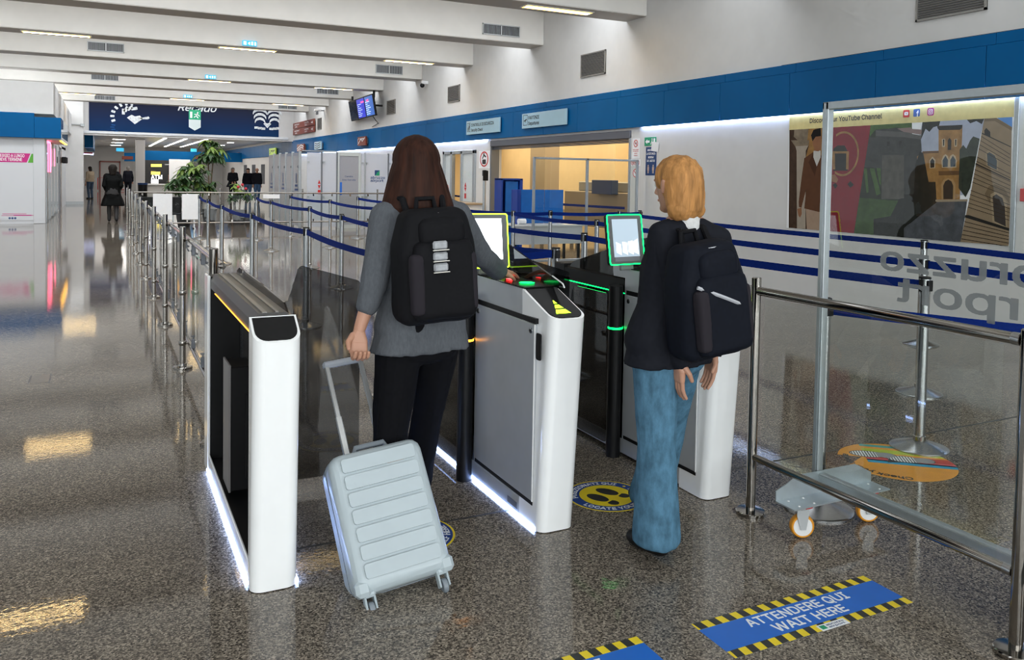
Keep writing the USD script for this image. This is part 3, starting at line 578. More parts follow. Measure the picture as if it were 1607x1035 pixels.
def foot(y, s):
    pl = t.p('castor_plate', box(2.72, 3.33, y - .055, y + .06, .150, .156), ZINC)
    t.p('plate_flange', put(ext(Polygon([(2.72, .15), (3.33, .15), (3.33, .20), (3.22, .255), (2.86, .255), (2.72, .20)]), .005), (0, y + .06, 0), *FRONT), ZINC)
    t.p('bolt', [ball((x, y + dy, .157), .006, 1, (1, 1, .5)) for x in (2.77, 2.86, 3.19, 3.28) for dy in (-.035, .03)], RIM)
    for x in (2.815, 3.235):
        yy = y - .01
        U_ = (.90, -.436, 0); V_ = (0, 0, 1); ctr = (x, yy, .054)
        L_ = lambda m: put(m, ctr, U_, V_)
        c = t.p('castor_wheel', L_(lathe([(.034, -.016), (.049, -.016), (.054, -.010), (.054, .010), (.049, .016), (.034, .016)], 28)), M('orange_tyre', (.75, .30, .02), .4), 40, label='orange tyre')
        c.p('wheel_hub', [L_(lathe([(.010, -.006), (.0405, -.012), (.0405, .012), (.010, .006)], 24)), L_(cyl((0, 0, -.02), (0, 0, .02), .012, 12))], M('hub_grey', (.10, .10, .11), .4, .3))
        c.p('hub_rim', L_(lathe([(.0385, -.0165), (.0425, -.0165), (.0425, .0165), (.0385, .0165)], 24)), RIM)
        for k in range(5): c.p('spoke', L_(cyl((.010 * math.cos(1.2566 * k), .010 * math.sin(1.2566 * k), 0), (.039 * math.cos(1.2566 * k), .039 * math.sin(1.2566 * k), 0), .005, 6)), RIM)
        for w_ in (-.024, .019): t.p('castor_fork', L_(ext(Polygon([(-.012, -.012), (.012, -.012), (.022, .05), (.022, .084), (-.03, .084), (-.03, .05)]), .005)).apply_translation(np.cross(U_, V_) * w_), M('fork_zinc', (.50, .52, .53), .35, .3))
        t.p('castor_mount', box(x - .03, x + .03, yy - .03, yy + .03, .134, .146, .003), M('fork_zinc', ())); t.p('brake_tab', box(x - .02, x + .02, yy - .045, yy + .02, .145, .150, .002), RED)
foot(2.70, 1); foot(1.40, -1)
PRINT = [('column_hall','brown',[(0.005,2.35),(0.744,2.35),(0.8,0.908),(0.047,0.919)]),('arch','gold',[(0.341,2.325),(0.456,2.344),(0.744,2.346),(0.766,1.787),(0.478,1.787),(0.33,1.937),(0.376,2.086),(0.332,2.226)]),('arch','stone2',[(0.101,2.34),(0.366,2.338),(0.347,2.156),(0.216,2.15),(0.092,2.235)]),('column','stone',[(0.124,2.108),(0.375,2.109),(0.326,2.027),(0.364,0.929),(0.205,0.923),(0.154,2.031)]),('column','stone2',[(0.039,2.186),(0.386,2.175),(0.376,2.101),(0.124,2.096)]),('red_cloth','redc',[(0.744,2.35),(1.417,2.337),(1.203,0.922),(0.8,0.912)]),('throne','dark',[(0.817,2.046),(0.888,2.088),(1.007,2.085),(1.056,2.012),(1.067,1.748),(0.829,1.748)]),('throne','gold',[(0.794,2.008),(0.843,2.007),(0.859,1.767),(0.816,1.767)]),('throne','gold',[(1.038,2.003),(1.082,2.002),(1.082,1.767),(1.042,1.767)]),('throne','gold',[(0.806,2.011),(1.077,2.006),(1.079,1.978),(0.807,1.983)]),('rose','dark',[(0.824,1.556),(0.871,1.585),(0.909,1.548),(0.874,1.503)]),('rose','dark',[(1.074,1.569),(1.118,1.613),(1.178,1.562),(1.122,1.523)]),('trousers','cream',[(0.358,1.219),(0.79,1.179),(0.812,0.915),(0.601,0.924),(0.39,0.92)]),('jacket','jack',[(0.462,2.008),(0.304,1.924),(0.266,1.667),(0.222,1.304),(0.23,1.233),(0.278,1.225),(0.36,1.508),(0.331,1.217),(0.591,1.179),(0.79,1.173),(0.78,1.921),(0.591,1.963),(0.54,1.826)]),('jacket','jackd',[(0.463,1.989),(0.54,1.826),(0.508,1.669),(0.385,1.867)]),('sweater','white',[(0.469,2.024),(0.596,2.025),(0.599,1.934),(0.536,1.807),(0.47,1.935)]),('face','skin',[(0.441,2.212),(0.595,2.232),(0.602,2.051),(0.558,2.016),(0.494,2.024),(0.453,2.113)]),('hair','black',[(0.417,2.243),(0.457,2.316),(0.583,2.338),(0.595,2.226),(0.5,2.22),(0.446,2.159)]),('hand','skin',[(0.199,1.202),(0.278,1.225),(0.287,1.135),(0.257,1.083),(0.224,1.112)]),('hand','skin',[(0.782,1.69),(0.855,1.7),(0.917,1.634),(0.89,1.586),(0.798,1.604)]),('castle_scene','darkg',[(1.417,2.337),(2.021,2.339),(2.077,0.925),(1.203,0.92)]),('hill','green',[(1.412,2.337),(2.021,2.335),(2.024,2.252),(1.801,2.288),(1.485,2.266),(1.405,2.188)]),('castle','grey1',[(1.394,2.179),(1.5,2.175),(1.496,2.275),(1.801,2.283),(2.017,2.183),(2.048,1.402),(1.627,1.389),(1.59,1.781),(1.339,1.795)]),('tower','grey2',[(1.605,1.947),(1.937,1.942),(2.037,1.68),(2.048,1.402),(1.616,1.388)]),('roof','pink',[(1.812,2.275),(2.013,2.28),(2.018,2.166),(1.905,2.231)]),('battlement','grey3',[(1.496,2.266),(2.006,2.218),(2.008,2.157),(1.499,2.193)]),('castle_window','dark',[(1.849,2.119),(1.885,2.118),(1.887,2.074),(1.85,2.075)]),('castle_window','dark',[(1.95,2.112),(1.99,2.111),(1.992,2.062),(1.952,2.063)]),('castle_window','dark',[(1.673,2.116),(1.715,2.114),(1.717,2.061),(1.675,2.062)]),('vine','green',[(1.328,1.782),(1.377,1.776),(1.418,1.474),(1.385,1.455)]),('vine','green',[(1.421,1.782),(1.493,1.776),(1.603,1.46),(1.54,1.431)]),('vine','green',[(1.526,1.785),(1.591,1.776),(1.603,1.568),(1.577,1.586)]),('lawn','lawn',[(1.276,1.396),(2.059,1.368),(2.077,0.925),(1.208,0.921)]),('shade','dark2',[(1.508,1.13),(1.762,1.179),(1.877,1.397),(2.056,1.437),(2.077,0.925),(1.516,0.92)]),('sky','sky',[(2.168,2.336),(2.957,2.337),(2.759,1.48),(2.391,1.397),(2.142,1.389),(2.114,2.1)]),('castle','grey1',[(1.918,2.163),(2.155,2.136),(2.172,1.987),(2.111,1.913),(2.097,1.463),(1.946,1.44)]),('roof','pink',[(1.914,2.274),(2.168,2.244),(2.158,2.183),(1.915,2.23)]),('battlement','grey3',[(1.916,2.22),(2.158,2.177),(2.156,2.127),(1.918,2.163)]),('leafy_branch','dark2',[(2.168,2.336),(2.404,2.337),(2.392,2.283),(2.316,2.268),(2.266,2.215),(2.213,2.255),(2.156,2.127)]),('leafy_branch','dark2',[(2.74,2.337),(2.948,2.334),(2.923,2.275),(2.857,2.313),(2.784,2.291)]),('villa','brick',[(2.111,1.922),(2.193,1.983),(2.398,1.982),(2.386,2.283),(2.69,2.269),(2.69,1.781),(2.69,1.416),(2.4,1.407),(2.129,1.463)]),('villa_roof','dark',[(2.368,2.28),(2.69,2.278),(2.684,2.239),(2.658,2.222),(2.394,2.23),(2.373,2.253)]),('villa_band','brickd',[(2.407,1.745),(2.692,1.749),(2.686,1.701),(2.411,1.694)]),('villa_band','brickd',[(2.182,1.983),(2.398,1.986),(2.399,1.96),(2.183,1.957)]),('villa_window','pale',[(2.434,2.123),(2.478,2.125),(2.478,2.031),(2.442,2.028)]),('villa_window','pale',[(2.592,2.118),(2.631,2.12),(2.631,2.031),(2.6,2.028)]),('villa_window','dark',[(2.511,2.106),(2.533,2.134),(2.558,2.105),(2.558,1.993),(2.515,1.991)]),('villa_window','dark',[(2.449,2.117),(2.467,2.117),(2.467,2.044),(2.454,2.043)]),('villa_window','dark',[(2.604,2.112),(2.62,2.112),(2.62,2.042),(2.609,2.04)]),('villa_window','pale',[(2.44,1.872),(2.46,1.926),(2.489,1.944),(2.52,1.922),(2.535,1.88),(2.549,1.922),(2.584,1.943),(2.616,1.921),(2.635,1.87),(2.632,1.788),(2.448,1.785)]),('villa_window','slate',[(2.454,1.872),(2.49,1.926),(2.524,1.875),(2.523,1.796),(2.46,1.792)]),('villa_window','slate',[(2.553,1.875),(2.584,1.925),(2.621,1.874),(2.62,1.799),(2.558,1.795)]),('villa_window','pale',[(2.28,1.874),(2.319,1.919),(2.362,1.877),(2.359,1.781),(2.286,1.778)]),('villa_window','dark',[(2.293,1.865),(2.318,1.896),(2.348,1.866),(2.347,1.789),(2.298,1.785)]),('villa_arch','brickl',[(2.448,1.581),(2.472,1.64),(2.53,1.666),(2.595,1.646),(2.63,1.593),(2.632,1.419),(2.459,1.414)]),('villa_arch','dark',[(2.474,1.573),(2.498,1.625),(2.537,1.646),(2.577,1.626),(2.602,1.575),(2.604,1.419),(2.482,1.415)]),('cypress','dark2',[(2.093,1.838),(2.151,1.987),(2.194,1.958),(2.28,1.615),(2.372,1.617),(2.395,1.388),(2.08,1.349)]),('cypress','tree',[(2.671,1.549),(2.667,1.994),(2.708,2.047),(2.748,2.002),(2.791,2.097),(2.827,2.14),(2.905,2.111),(2.813,1.552),(2.761,1.445)]),('road','road',[(2.381,1.378),(2.781,1.413),(2.76,1.214),(2.72,0.927),(1.967,0.906),(1.962,1.04),(2.19,1.241)]),('road_light','roadl',[(2.38,1.406),(2.784,1.424),(2.785,1.399),(2.381,1.378)]),('bush','dark2',[(1.946,1.459),(2.118,1.463),(2.402,1.379),(2.212,1.233),(2.047,1.102),(1.961,1.059)]),('palazzo','sand',[(2.951,2.337),(3.091,2.337),(3.268,2.224),(3.303,0.93),(2.717,0.927),(2.77,1.215),(2.832,1.552),(2.919,2.128)]),('corner_sky','skyb',[(3.09,2.34),(3.269,2.342),(3.273,2.224)]),('palazzo_cornice','sandd',[(2.957,2.334),(3.091,2.335),(3.272,2.224),(3.27,2.186),(3.074,2.302),(2.952,2.303)]),('palazzo_window','dark',[(2.956,2.204),(2.979,2.229),(3.026,2.184),(3.032,2.124),(2.962,2.161)]),('palazzo_window','sandl',[(2.981,1.953),(3.016,1.983),(3.088,1.943),(3.13,1.865),(3.135,1.746),(2.996,1.806)]),('palazzo_window','slate',[(2.999,1.939),(3.027,1.956),(3.09,1.917),(3.117,1.857),(3.117,1.76),(3.012,1.811)]),('palazzo_arch','sandd',[(2.99,1.486),(3.032,1.573),(3.102,1.6),(3.209,1.56),(3.271,1.46),(3.274,1.393),(3.221,1.458),(3.123,1.524),(3.062,1.488),(3.057,1.385)]),('palazzo_door','sandl',[(3.057,1.488),(3.105,1.515),(3.194,1.483),(3.247,1.392),(3.257,1.125),(3.092,1.18)]),('palazzo_door','slate2',[(3.083,1.463),(3.124,1.49),(3.196,1.449),(3.225,1.357),(3.246,1.138),(3.115,1.19)]),('palazzo_band','dark',[(2.765,1.241),(2.806,1.243),(3.295,1.12),(3.296,1.09),(2.762,1.214)]),('palazzo_band','dark',[(2.869,1.836),(3.274,1.654),(3.274,1.642),(2.865,1.822)]),('palazzo_band','dark',[(2.928,2.179),(3.268,2.015),(3.268,2.005),(2.927,2.167)]),('palazzo_course','course',[(2.922,2.142),(3.263,1.931),(3.263,1.924),(2.922,2.135)]),('palazzo_course','course',[(2.914,2.095),(3.265,1.889),(3.265,1.882),(2.914,2.088)]),('palazzo_course','course',[(2.907,2.048),(3.266,1.846),(3.266,1.84),(2.907,2.041)]),('palazzo_course','course',[(2.899,2.002),(3.268,1.804),(3.268,1.797),(2.899,1.995)]),('palazzo_course','course',[(2.884,1.908),(3.271,1.719),(3.272,1.712),(2.884,1.901)]),('palazzo_course','course',[(2.876,1.861),(3.273,1.677),(3.273,1.67),(2.877,1.854)]),('palazzo_course','course',[(2.869,1.814),(3.275,1.634),(3.275,1.628),(2.869,1.807)]),('palazzo_course','course',[(2.861,1.767),(3.276,1.592),(3.277,1.585),(2.861,1.76)]),('palazzo_course','course',[(2.853,1.719),(3.278,1.55),(3.278,1.543),(2.854,1.712)]),('palazzo_course','course',[(2.846,1.672),(3.28,1.507),(3.28,1.501),(2.846,1.665)]),('palazzo_course','course',[(2.838,1.624),(3.281,1.465),(3.282,1.458),(2.838,1.617)]),('palazzo_course','course',[(2.823,1.529),(3.285,1.38),(3.285,1.373),(2.823,1.522)]),('palazzo_course','course',[(2.815,1.482),(3.286,1.338),(3.287,1.331),(2.815,1.475)]),('palazzo_course','course',[(2.807,1.434),(3.288,1.295),(3.288,1.289),(2.808,1.427)]),('palazzo_course','course',[(2.8,1.386),(3.29,1.253),(3.29,1.246),(2.8,1.379)]),('palazzo_course','course',[(2.792,1.338),(3.291,1.211),(3.292,1.204),(2.792,1.331)]),('palazzo_course','course',[(2.76,1.17),(3.297,1.073),(3.297,1.065),(2.761,1.161)]),('palazzo_course','course',[(2.753,1.12),(3.298,1.036),(3.299,1.028),(2.753,1.111)]),('palazzo_course','course',[(2.745,1.07),(3.3,0.999),(3.3,0.991),(2.746,1.061)]),('palazzo_course','course',[(2.738,1.019),(3.301,0.962),(3.302,0.954),(2.738,1.01)]),('palazzo_course','course',[(2.73,0.969),(3.303,0.925),(3.303,0.917),(2.731,0.96)])]
# ================================================================ prints and signs on the right wall
COL = dict(brown=(.055, .030, .018), gold=(.28, .15, .05), stone=(.34, .29, .23), stone2=(.20, .155, .105), redc=(.20, .012, .022), dark=(.02, .018, .016), cream=(.34, .24, .17), jack=(.10, .042, .02), jackd=(.065, .026, .013), white=(.52, .50, .46), skin=(.26, .12, .06), black=(.008, .007, .007),
    darkg=(.022, .028, .016), green=(.05, .10, .022), grey1=(.040, .040, .038), grey2=(.075, .070, .060), grey3=(.085, .082, .078), pink=(.22, .15, .14), lawn=(.035, .070, .016), dark2=(.014, .015, .012), sky=(.37, .40, .50), brick=(.30, .16, .055), brickd=(.12, .06, .025), brickl=(.36, .22, .10), pale=(.46, .36, .24), slate=(.06, .075, .09), slate2=(.05, .04, .035), tree=(.035, .042, .03), road=(.075, .08, .09), roadl=(.30, .24, .17), sand=(.26, .19, .12), sandd=(.17, .12, .07), sandl=(.33, .25, .16), skyb=(.10, .26, .60), course=(.045, .03, .02), yellow=(.66, .55, .24))
PM = {k: M('mural_' + k, v, .5, spec=.15, vary=.28 if k in ('brown', 'grey1', 'grey2', 'green', 'lawn', 'dark2', 'tree', 'road', 'brick', 'darkg', 'gold', 'stone2') else .08, scale=9) for k, v in COL.items()}
mu = thing('photo_mural', 'printed photo mural of castles and a man in brown under a yellow heading strip', 'poster', (X_W, 7.3, .92))
MY = 8.95; mx = X_W - .012
mu.p('backing', box(mx, X_W, MY - 3.29, MY, .922, 2.565, .002), PAPER)
mu.p('heading_strip', put(ext(sbox(0, 2.335, 3.285, 2.562), .001), (mx, MY, 0), *EAST), PM['yellow'])
for i, (n, c, pts) in enumerate(PRINT):
    g = Polygon(pts).buffer(0).intersection(sbox(0.002, .925, 3.285, 2.335))
    if g.area > 1e-6: mu.p(n, put(ext(g, .0008), (mx - .0002 - .00005 * i, MY, 0), *EAST), PM[c])
ring = affinity.translate(affinity.scale(Point(0, 0).buffer(1, 24), .262, .30), .985, 1.975).difference(affinity.translate(affinity.scale(Point(0, 0).buffer(1, 24), .236, .272), .985, 1.975)).difference(sbox(.6, 1.6, .86, 2.35))
mu.p('mirror_frame', put(ext(ring, .0008), (mx - .005, MY, 0), *EAST), PM['gold'])
mu.p('heading', put(txt('Discover our YouTube Channel', .062, True, .0008, width=1.20), (mx - .0015, MY - .385, 2.415), *EAST), INK)
mu.p('video_badge', put(ext(rrect(1.893, 1.985, 2.405, 2.497, .014), .0008), (mx - .0015, MY, 0), *EAST), RED)
mu.p('video_badge_mark', [put(ext(rrect(1.912, 1.966, 2.432, 2.472, .01).difference(Polygon([(1.932, 2.442), (1.932, 2.462), (1.95, 2.452)])), .0008), (mx - .0025, MY, 0), *EAST)], PAPER)
mu.p('letter_badge', put(ext(rrect(2.038, 2.128, 2.408, 2.5, .012), .0008), (mx - .0015, MY, 0), *EAST), M('badge_blue', (.03, .11, .42), .4))
mu.p('letter_badge_mark', put(txt('f', .066, True, .0008), (mx - .0025, MY - 2.078, 2.410), *EAST), PAPER)
mu.p('camera_badge', put(ext(rrect(2.228, 2.318, 2.408, 2.5, .02), .0008), (mx - .0015, MY, 0), *EAST), M('badge_magenta', (.42, .03, .22), .4))
cr = rrect(2.244, 2.302, 2.424, 2.484, .014); mu.p('camera_badge_mark', put(ext(cr.difference(cr.buffer(-.006)).union(Point(2.273, 2.454).buffer(.016).difference(Point(2.273, 2.454).buffer(.010))).union(Point(2.291, 2.473).buffer(.004)), .0008), (mx - .0025, MY, 0), *EAST), PAPER)
mu.p('edge_profile', box(X_W - .02, X_W, MY - 3.345, MY - 3.295, .86, 2.56, .004), ALU)

SIGNB = M('sign_pale_blue', (.36, .55, .66), .35, vary=.04, scale=3)
def hall_sign(y0, y1, z0, z1, label, l1, l2, w1_, w2_, icon):
    t = thing('wall_sign', label, 'sign', (X_W - .1, (y0 + y1) / 2, z0)); x = X_W - .135
    t.p('plate', box(x, x + .03, y0, y1, z0, z1, .003), SIGNB); t.p('mounting', box(x + .03, X_W - .06, y0 + .06, y1 - .06, z0 + .05, z1 - .05), DALU)
    o = (x - .0012, y1, z0); h = z1 - z0
    t.p('lettering', [put(txt(l1, .075, True, .001, width=w1_), (o[0], y1 - .33, z0 + h * .57), *EAST), put(txt(l2, .075, True, .001, width=w2_), (o[0], y1 - .33, z0 + h * .20), *EAST)], INK)
    t.p('pictogram', [put(ext(s, .001), (o[0], y1 - .07, z0 + h * .2), *EAST) for s in icon], INK)
fr = sbox(0, 0, .21, .24).difference(sbox(.012, .012, .198, .228))
hall_sign(18.43, 20.51, 2.695, 3.055, 'pale blue security check sign on the blue band', 'CONTROLLO DI SICUREZZA', 'Security Check', 1.42, .74, [fr, Point(.13, .20).buffer(.022), sbox(.10, .09, .16, .17), sbox(.05, .03, .085, .12), sbox(.105, .03, .125, .09), sbox(.14, .03, .155, .09)])
hall_sign(15.16, 17.22, 2.715, 3.055, 'pale blue departures sign on the blue band, right of the security check sign', 'PARTENZE', 'Departures', .52, .52, [fr, Polygon([(.03, .11), (.17, .15), (.18, .13), (.12, .1), (.1, .06), (.085, .065), (.09, .095), (.04, .09)])])
BROWNP = M('brown_sign', (.21, .035, .015), .4, vary=.06, scale=5)
def small_sign(y0, y1, z0, z1, mat, ink, label, kind):
    t = thing('wall_sign', label, 'sign', (X_W - .1, (y0 + y1) / 2, z0)); x = X_W - .2
    t.p('plate', box(x, x + .06, y0, y1, z0, z1, .006), mat); t.p('mounting', box(x + .06, X_W - .06, y0 + .1, y1 - .1, z0 + .06, z1 - .06), DALU)
    w, h = y1 - y0, z1 - z0
    S = {'peaks': [LineString([(.08, .06), (.45, .24), (.6, .15), (.92, .27)]).buffer(.018), sbox(.3, .22, .85, .26), LineString([(.06, .12), (.06, .22), (.2, .27)]).buffer(.012)], 'roof': [LineString([(.0, .12), (.6, .3), (.95, .22)]).buffer(.02), LineString([(.1, .05), (.6, .2), (.9, .14)]).buffer(.018), LineString([(.3, .04), (.6, .11)]).buffer(.012)], 'bars': [LineString([(.1, .08 + .09 * k), (.5, .05 + .09 * k), (.9, .10 + .09 * k)]).buffer(.016) for k in range(3)]}[kind]
    t.p('pictogram', [put(ext(affinity.scale(s, w, 1.05, origin=(0, 0)).intersection(sbox(.02, .01, w - .02, h - .01)), .002), (x - .0025, y1, z0), *EAST) for s in S], ink)
small_sign(29.78, 30.86, 2.665, 3.0, BROWNP, PAPER, 'small brown sign with white peaks on the blue band, left of the woman’s head'.replace('’', "'"), 'peaks')
small_sign(36.75, 38.0, 2.68, 3.025, SIGNB, INK, 'small pale sign with dark marks on the blue band', 'bars')
small_sign(40.2, 41.8, 2.66, 3.02, BROWNP, PAPER, 'small brown sign with white slanted lines above the glass cubicles', 'roof')
small_sign(47.5, 49.5, 2.6, 3.0, M('lime_sign', (.32, .50, .02), .4, emit=.25), INK, 'lime green sign with a dark mark at the far right of the hall', 'peaks')
small_sign(61.5, 63.0, 2.6, 3.0, BROWNP, PAPER, 'distant small red-brown sign on the blue band beyond the plant', 'bars')
t = thing('direction_board', 'pair of brown direction boards with white text high on the right wall', 'sign', (X_W, 41, 3.5))
for i, (z0, z1) in enumerate(((3.53, 3.82), (3.85, 4.14))):
    t.p('board', box(X_W - .09, X_W - .05, 38.55, 43.3, z0, z1, .004), BROWNP)
    t.p('lettering', [put(txt(s, .06, True, .001, width=w), (X_W - .0915, y, z0 + dz), *EAST) for s, w, y, dz in (('USCITA', .9, 40.6, .16), ('EXIT', .5, 40.5, .05), ('BANCOMAT', 1.1, 42.9, .16), ('ATM', .5, 42.8, .05))], PAPER)
    t.p('arrow', put(ext(Polygon([(0, .02), (.22, .02), (.22, -.04), (.36, .05), (.22, .14), (.22, .08), (0, .08)]), .001), (X_W - .0915, 39.15, z0 + .09), *EAST), PAPER)
    t.p('bracket', box(X_W - .05, X_W, 39, 43, z0 + .1, z0 + .16), DALU)
def circle_ban(t, y, z, r, o=X_W, mark=True):
    t.p('red_ring', put(ext(Point(0, 0).buffer(r).difference(Point(0, 0).buffer(r * .8)).union(LineString([(-r * .62, r * .62), (r * .62, -r * .62)]).buffer(r * .09)), .001), (o - .008, y, z), *EAST), RED)
    t.p('pictogram', [put(ext(s, .001), (o - .0065, y, z), *EAST) for s in (sbox(-r * .5, -r * .1, r * .45, r * .12), Point(r * .3, r * .35).buffer(r * .14))], INK)
t = thing('notice', 'white no mobile phone notice at the left edge of the security opening', 'notice', (X_W, 19.6, 1.8))
t.p('sheet', box(X_W - .006, X_W, 19.26, 19.94, 1.80, 2.255), PAPER)
t.p('red_ring', put(ext(affinity.scale(Point(0, 0).buffer(1).difference(Point(0, 0).buffer(.82)), .26, .20), .001), (X_W - .0075, 19.6, 2.04), *EAST), RED)
t.p('pictogram', [put(ext(s, .001), (X_W - .0075, 19.6, 2.04), *EAST) for s in (rrect(-.11, .11, -.13, -.01, .03), LineString([(-.10, .02), (-.02, .1), (.10, .06)]).buffer(.02), Point(-.02, .12).buffer(.035))], INK)
t = thing('notice', 'tall white no smoking notice on the column right of the security opening', 'notice', (X_W, 12.78, 1.98))
t.p('sheet', box(X_W - .005, X_W, 12.67, 12.90, 1.97, 2.345), PAPER); circle_ban(t, 12.785, 2.25, .068)
t.p('red_text', [put(txt(s, .014, True, .001, width=w), (X_W - .0065, 12.785 + w / 2, z), *EAST) for s, w, z in (('VIETATO FUMARE', .18, 2.13), ('NO SMOKING', .17, 2.10), ('LEGGE', .10, 2.06), ('SANZIONI', .12, 2.02))], RED)
t = thing('notice', 'white strip with three small red prohibition rings on the column right of the opening', 'notice', (X_W, 12.8, 1.82))
t.p('sheet', box(X_W - .005, X_W, 12.64, 12.94, 1.83, 1.955), PAPER)
for y in (12.88, 12.79, 12.70): circle_ban(t, y, 1.893, .042)
t = thing('notice', 'round red prohibition sticker below the strip on the column', 'notice', (X_W, 12.79, 1.66)); t.p('sheet', put(ext(Point(0, 0).buffer(.085), .004), (X_W - .004, 12.78, 1.70), *EAST), PAPER); circle_ban(t, 12.78, 1.70, .08)
t = thing('exit_notice', 'green and white running man sign on the white wall above the blue poster', 'sign', (X_W, 12.33, 2.2))
t.p('plate', box(X_W - .01, X_W, 12.16, 12.51, 2.197, 2.352, .002), GREEN); t.p('pictogram', [put(ext(s, .001), (X_W - .0115, 12.51, 2.197), *EAST) for s in (Polygon([(.03, .075), (.09, .12), (.09, .095), (.16, .095), (.16, .055), (.09, .055), (.09, .03)]), sbox(.28, .02, .33, .13), Point(.235, .12).buffer(.014), LineString([(.2, .03), (.225, .07), (.24, .10)]).buffer(.012), LineString([(.225, .07), (.255, .04)]).buffer(.01))], PAPER)
solo('paper_note', 'small white sheet hanging crooked over the corner of the blue poster', 'paper', put(ext(affinity.rotate(sbox(0, 0, .21, .17), -6), .002), (X_W - .016, 12.28, 2.09), *EAST), PAPER)
t = thing('distance_poster', 'narrow blue keep your distance poster with white text on the white wall', 'poster', (X_W, 12.3, 1.66))
t.p('sheet', box(X_W - .008, X_W, 12.145, 12.46, 1.662, 2.172), NAVYP)
t.p('lettering', [put(txt(s, .036, True, .001, width=w), (X_W - .0095, 12.302 + w / 2, z), *EAST) for s, w, z in (('MANTIENI', .22, 2.10), ('LA DISTANZA', .27, 2.035), ('MINIMA', .17, 1.97), ('DI 1 METRO', .24, 1.905))], PAPER)
for dy in (-.075, .075):
    t.p('printed_figure', [put(ext(s, .001), (X_W - .0095, 12.302 + dy, 1.70), *EAST) for s in (Point(0, .135).buffer(.018), sbox(-.026, .05, .026, .115), sbox(-.02, 0, -.003, .05), sbox(.003, 0, .02, .05))], M('print_beige', (.55, .40, .32), .5))
solo('fire_alarm', 'small red fire alarm call box at the right edge beside the mural', 'alarm', [box(X_W - .05, X_W, 5.40, 5.545, 1.42, 1.56, .006), box(X_W - .04, X_W, 5.43, 5.5, 1.56, 1.60, .004), ], RED)
# screens under the beams
t = thing('flight_screens', 'bank of three flight information screens hung under the beams', 'screen', (8.55, 29.8, 3.6))
SB = [M('screen_dark', (.012, .013, .016), .15), M('screen_blue', (.02, .03, .42), .3, emit=.5), M('screen_blue_pale', (.03, .11, .42), .3, emit=.5)]
A_, B_ = np.array([8.70, 31.75]), np.array([8.50, 27.9])
for i in range(3):
    p0, p1 = A_ + (B_ - A_) * (i / 3 + .006), A_ + (B_ - A_) * ((i + 1) / 3 - .006); c = (p0 + p1) / 2; L = np.linalg.norm(p1 - p0); d = (p1 - p0) / L
    U = (d[0], d[1], 0); tilt = .17; V = np.array((-d[1] * math.sin(tilt), d[0] * math.sin(tilt), math.cos(tilt))); V = np.array([d[1], -d[0], 0]) * -math.sin(tilt) * -1 + np.array([0, 0, math.cos(tilt)])
    N = np.cross(U, V); o = np.array([p0[0], p0[1], 3.64])
    s = t.p('screen_case', put(ext(rrect(0, L, 0, .76, .02), .07), o - .07 * N, U, V), BLACK)
    s.p('display', put(ext(sbox(.04, .04, L - .04, .72), .002), o + .0005 * N, U, V), SB[i])
    if i: s.p('screen_text', [put(ext(sbox(.1, .1 + .07 * k, .1 + w, .125 + .07 * k), .002), o + .002 * N, U, V) for k, w in enumerate((.5, .62, .4, .7, .55, .3, .6))], M('screen_text', (.45, .55, .85), .4, emit=.6)); s.p('alert_text', put(ext(sbox(.25 if i == 2 else .7, .56, .6 if i == 2 else 1.15, .62), .002), o + .003 * N, U, V), M('screen_red', (.9, .05, .15), .4, emit=1.2))
t.p('hanger', [box(8.55, 8.62, y - .03, y + .03, 4.3, 4.56) for y in (28.4, 31.2)] + [box(8.6, X_W, y - .03, y + .03, 4.0, 4.06) for y in (28.4, 31.2)], BLACK)
t.p('cable', [tube([(8.6, 28.6, 3.68), (8.7, 28.5, 3.5), (8.85, 28.7, 3.42), (8.86, 29.5, 3.33)], .012, 6)], BLACK)
t = thing('security_camera', 'dark dome security camera on the wall under a beam end', 'camera', (8.8, 23.9, 4.3))
t.p('bracket', box(8.70, X_W, 23.80, 23.90, 4.36, 4.46, .01), PAPER); t.p('dome', ball((8.72, 23.85, 4.32), .07, 2), BLACK, 60)
t = thing('security_camera', 'white bullet camera on a bracket under a far beam end', 'camera', (8.7, 36.9, 4.35))
t.p('body', box(8.45, 8.75, 36.9, 37.05, 4.34, 4.46, .02), PAPER); t.p('bracket', [box(8.75, X_W, 36.95, 37.0, 4.38, 4.42), box(8.5, 8.55, 36.6, 36.9, 4.2, 4.35, .01)], DALU)

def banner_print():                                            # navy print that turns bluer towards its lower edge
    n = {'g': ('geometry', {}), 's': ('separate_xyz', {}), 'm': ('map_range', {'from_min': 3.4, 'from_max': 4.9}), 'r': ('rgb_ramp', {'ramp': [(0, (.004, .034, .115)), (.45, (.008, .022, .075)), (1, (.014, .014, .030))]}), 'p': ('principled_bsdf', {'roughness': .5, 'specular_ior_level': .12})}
    return usdkit.material(stage, '/World/Looks/banner_navy', n, [('g.position', 's.vector'), ('s.z', 'm.value'), ('m.result', 'r.fac'), ('r.color', 'p.base_color')], surface='p.BSDF')
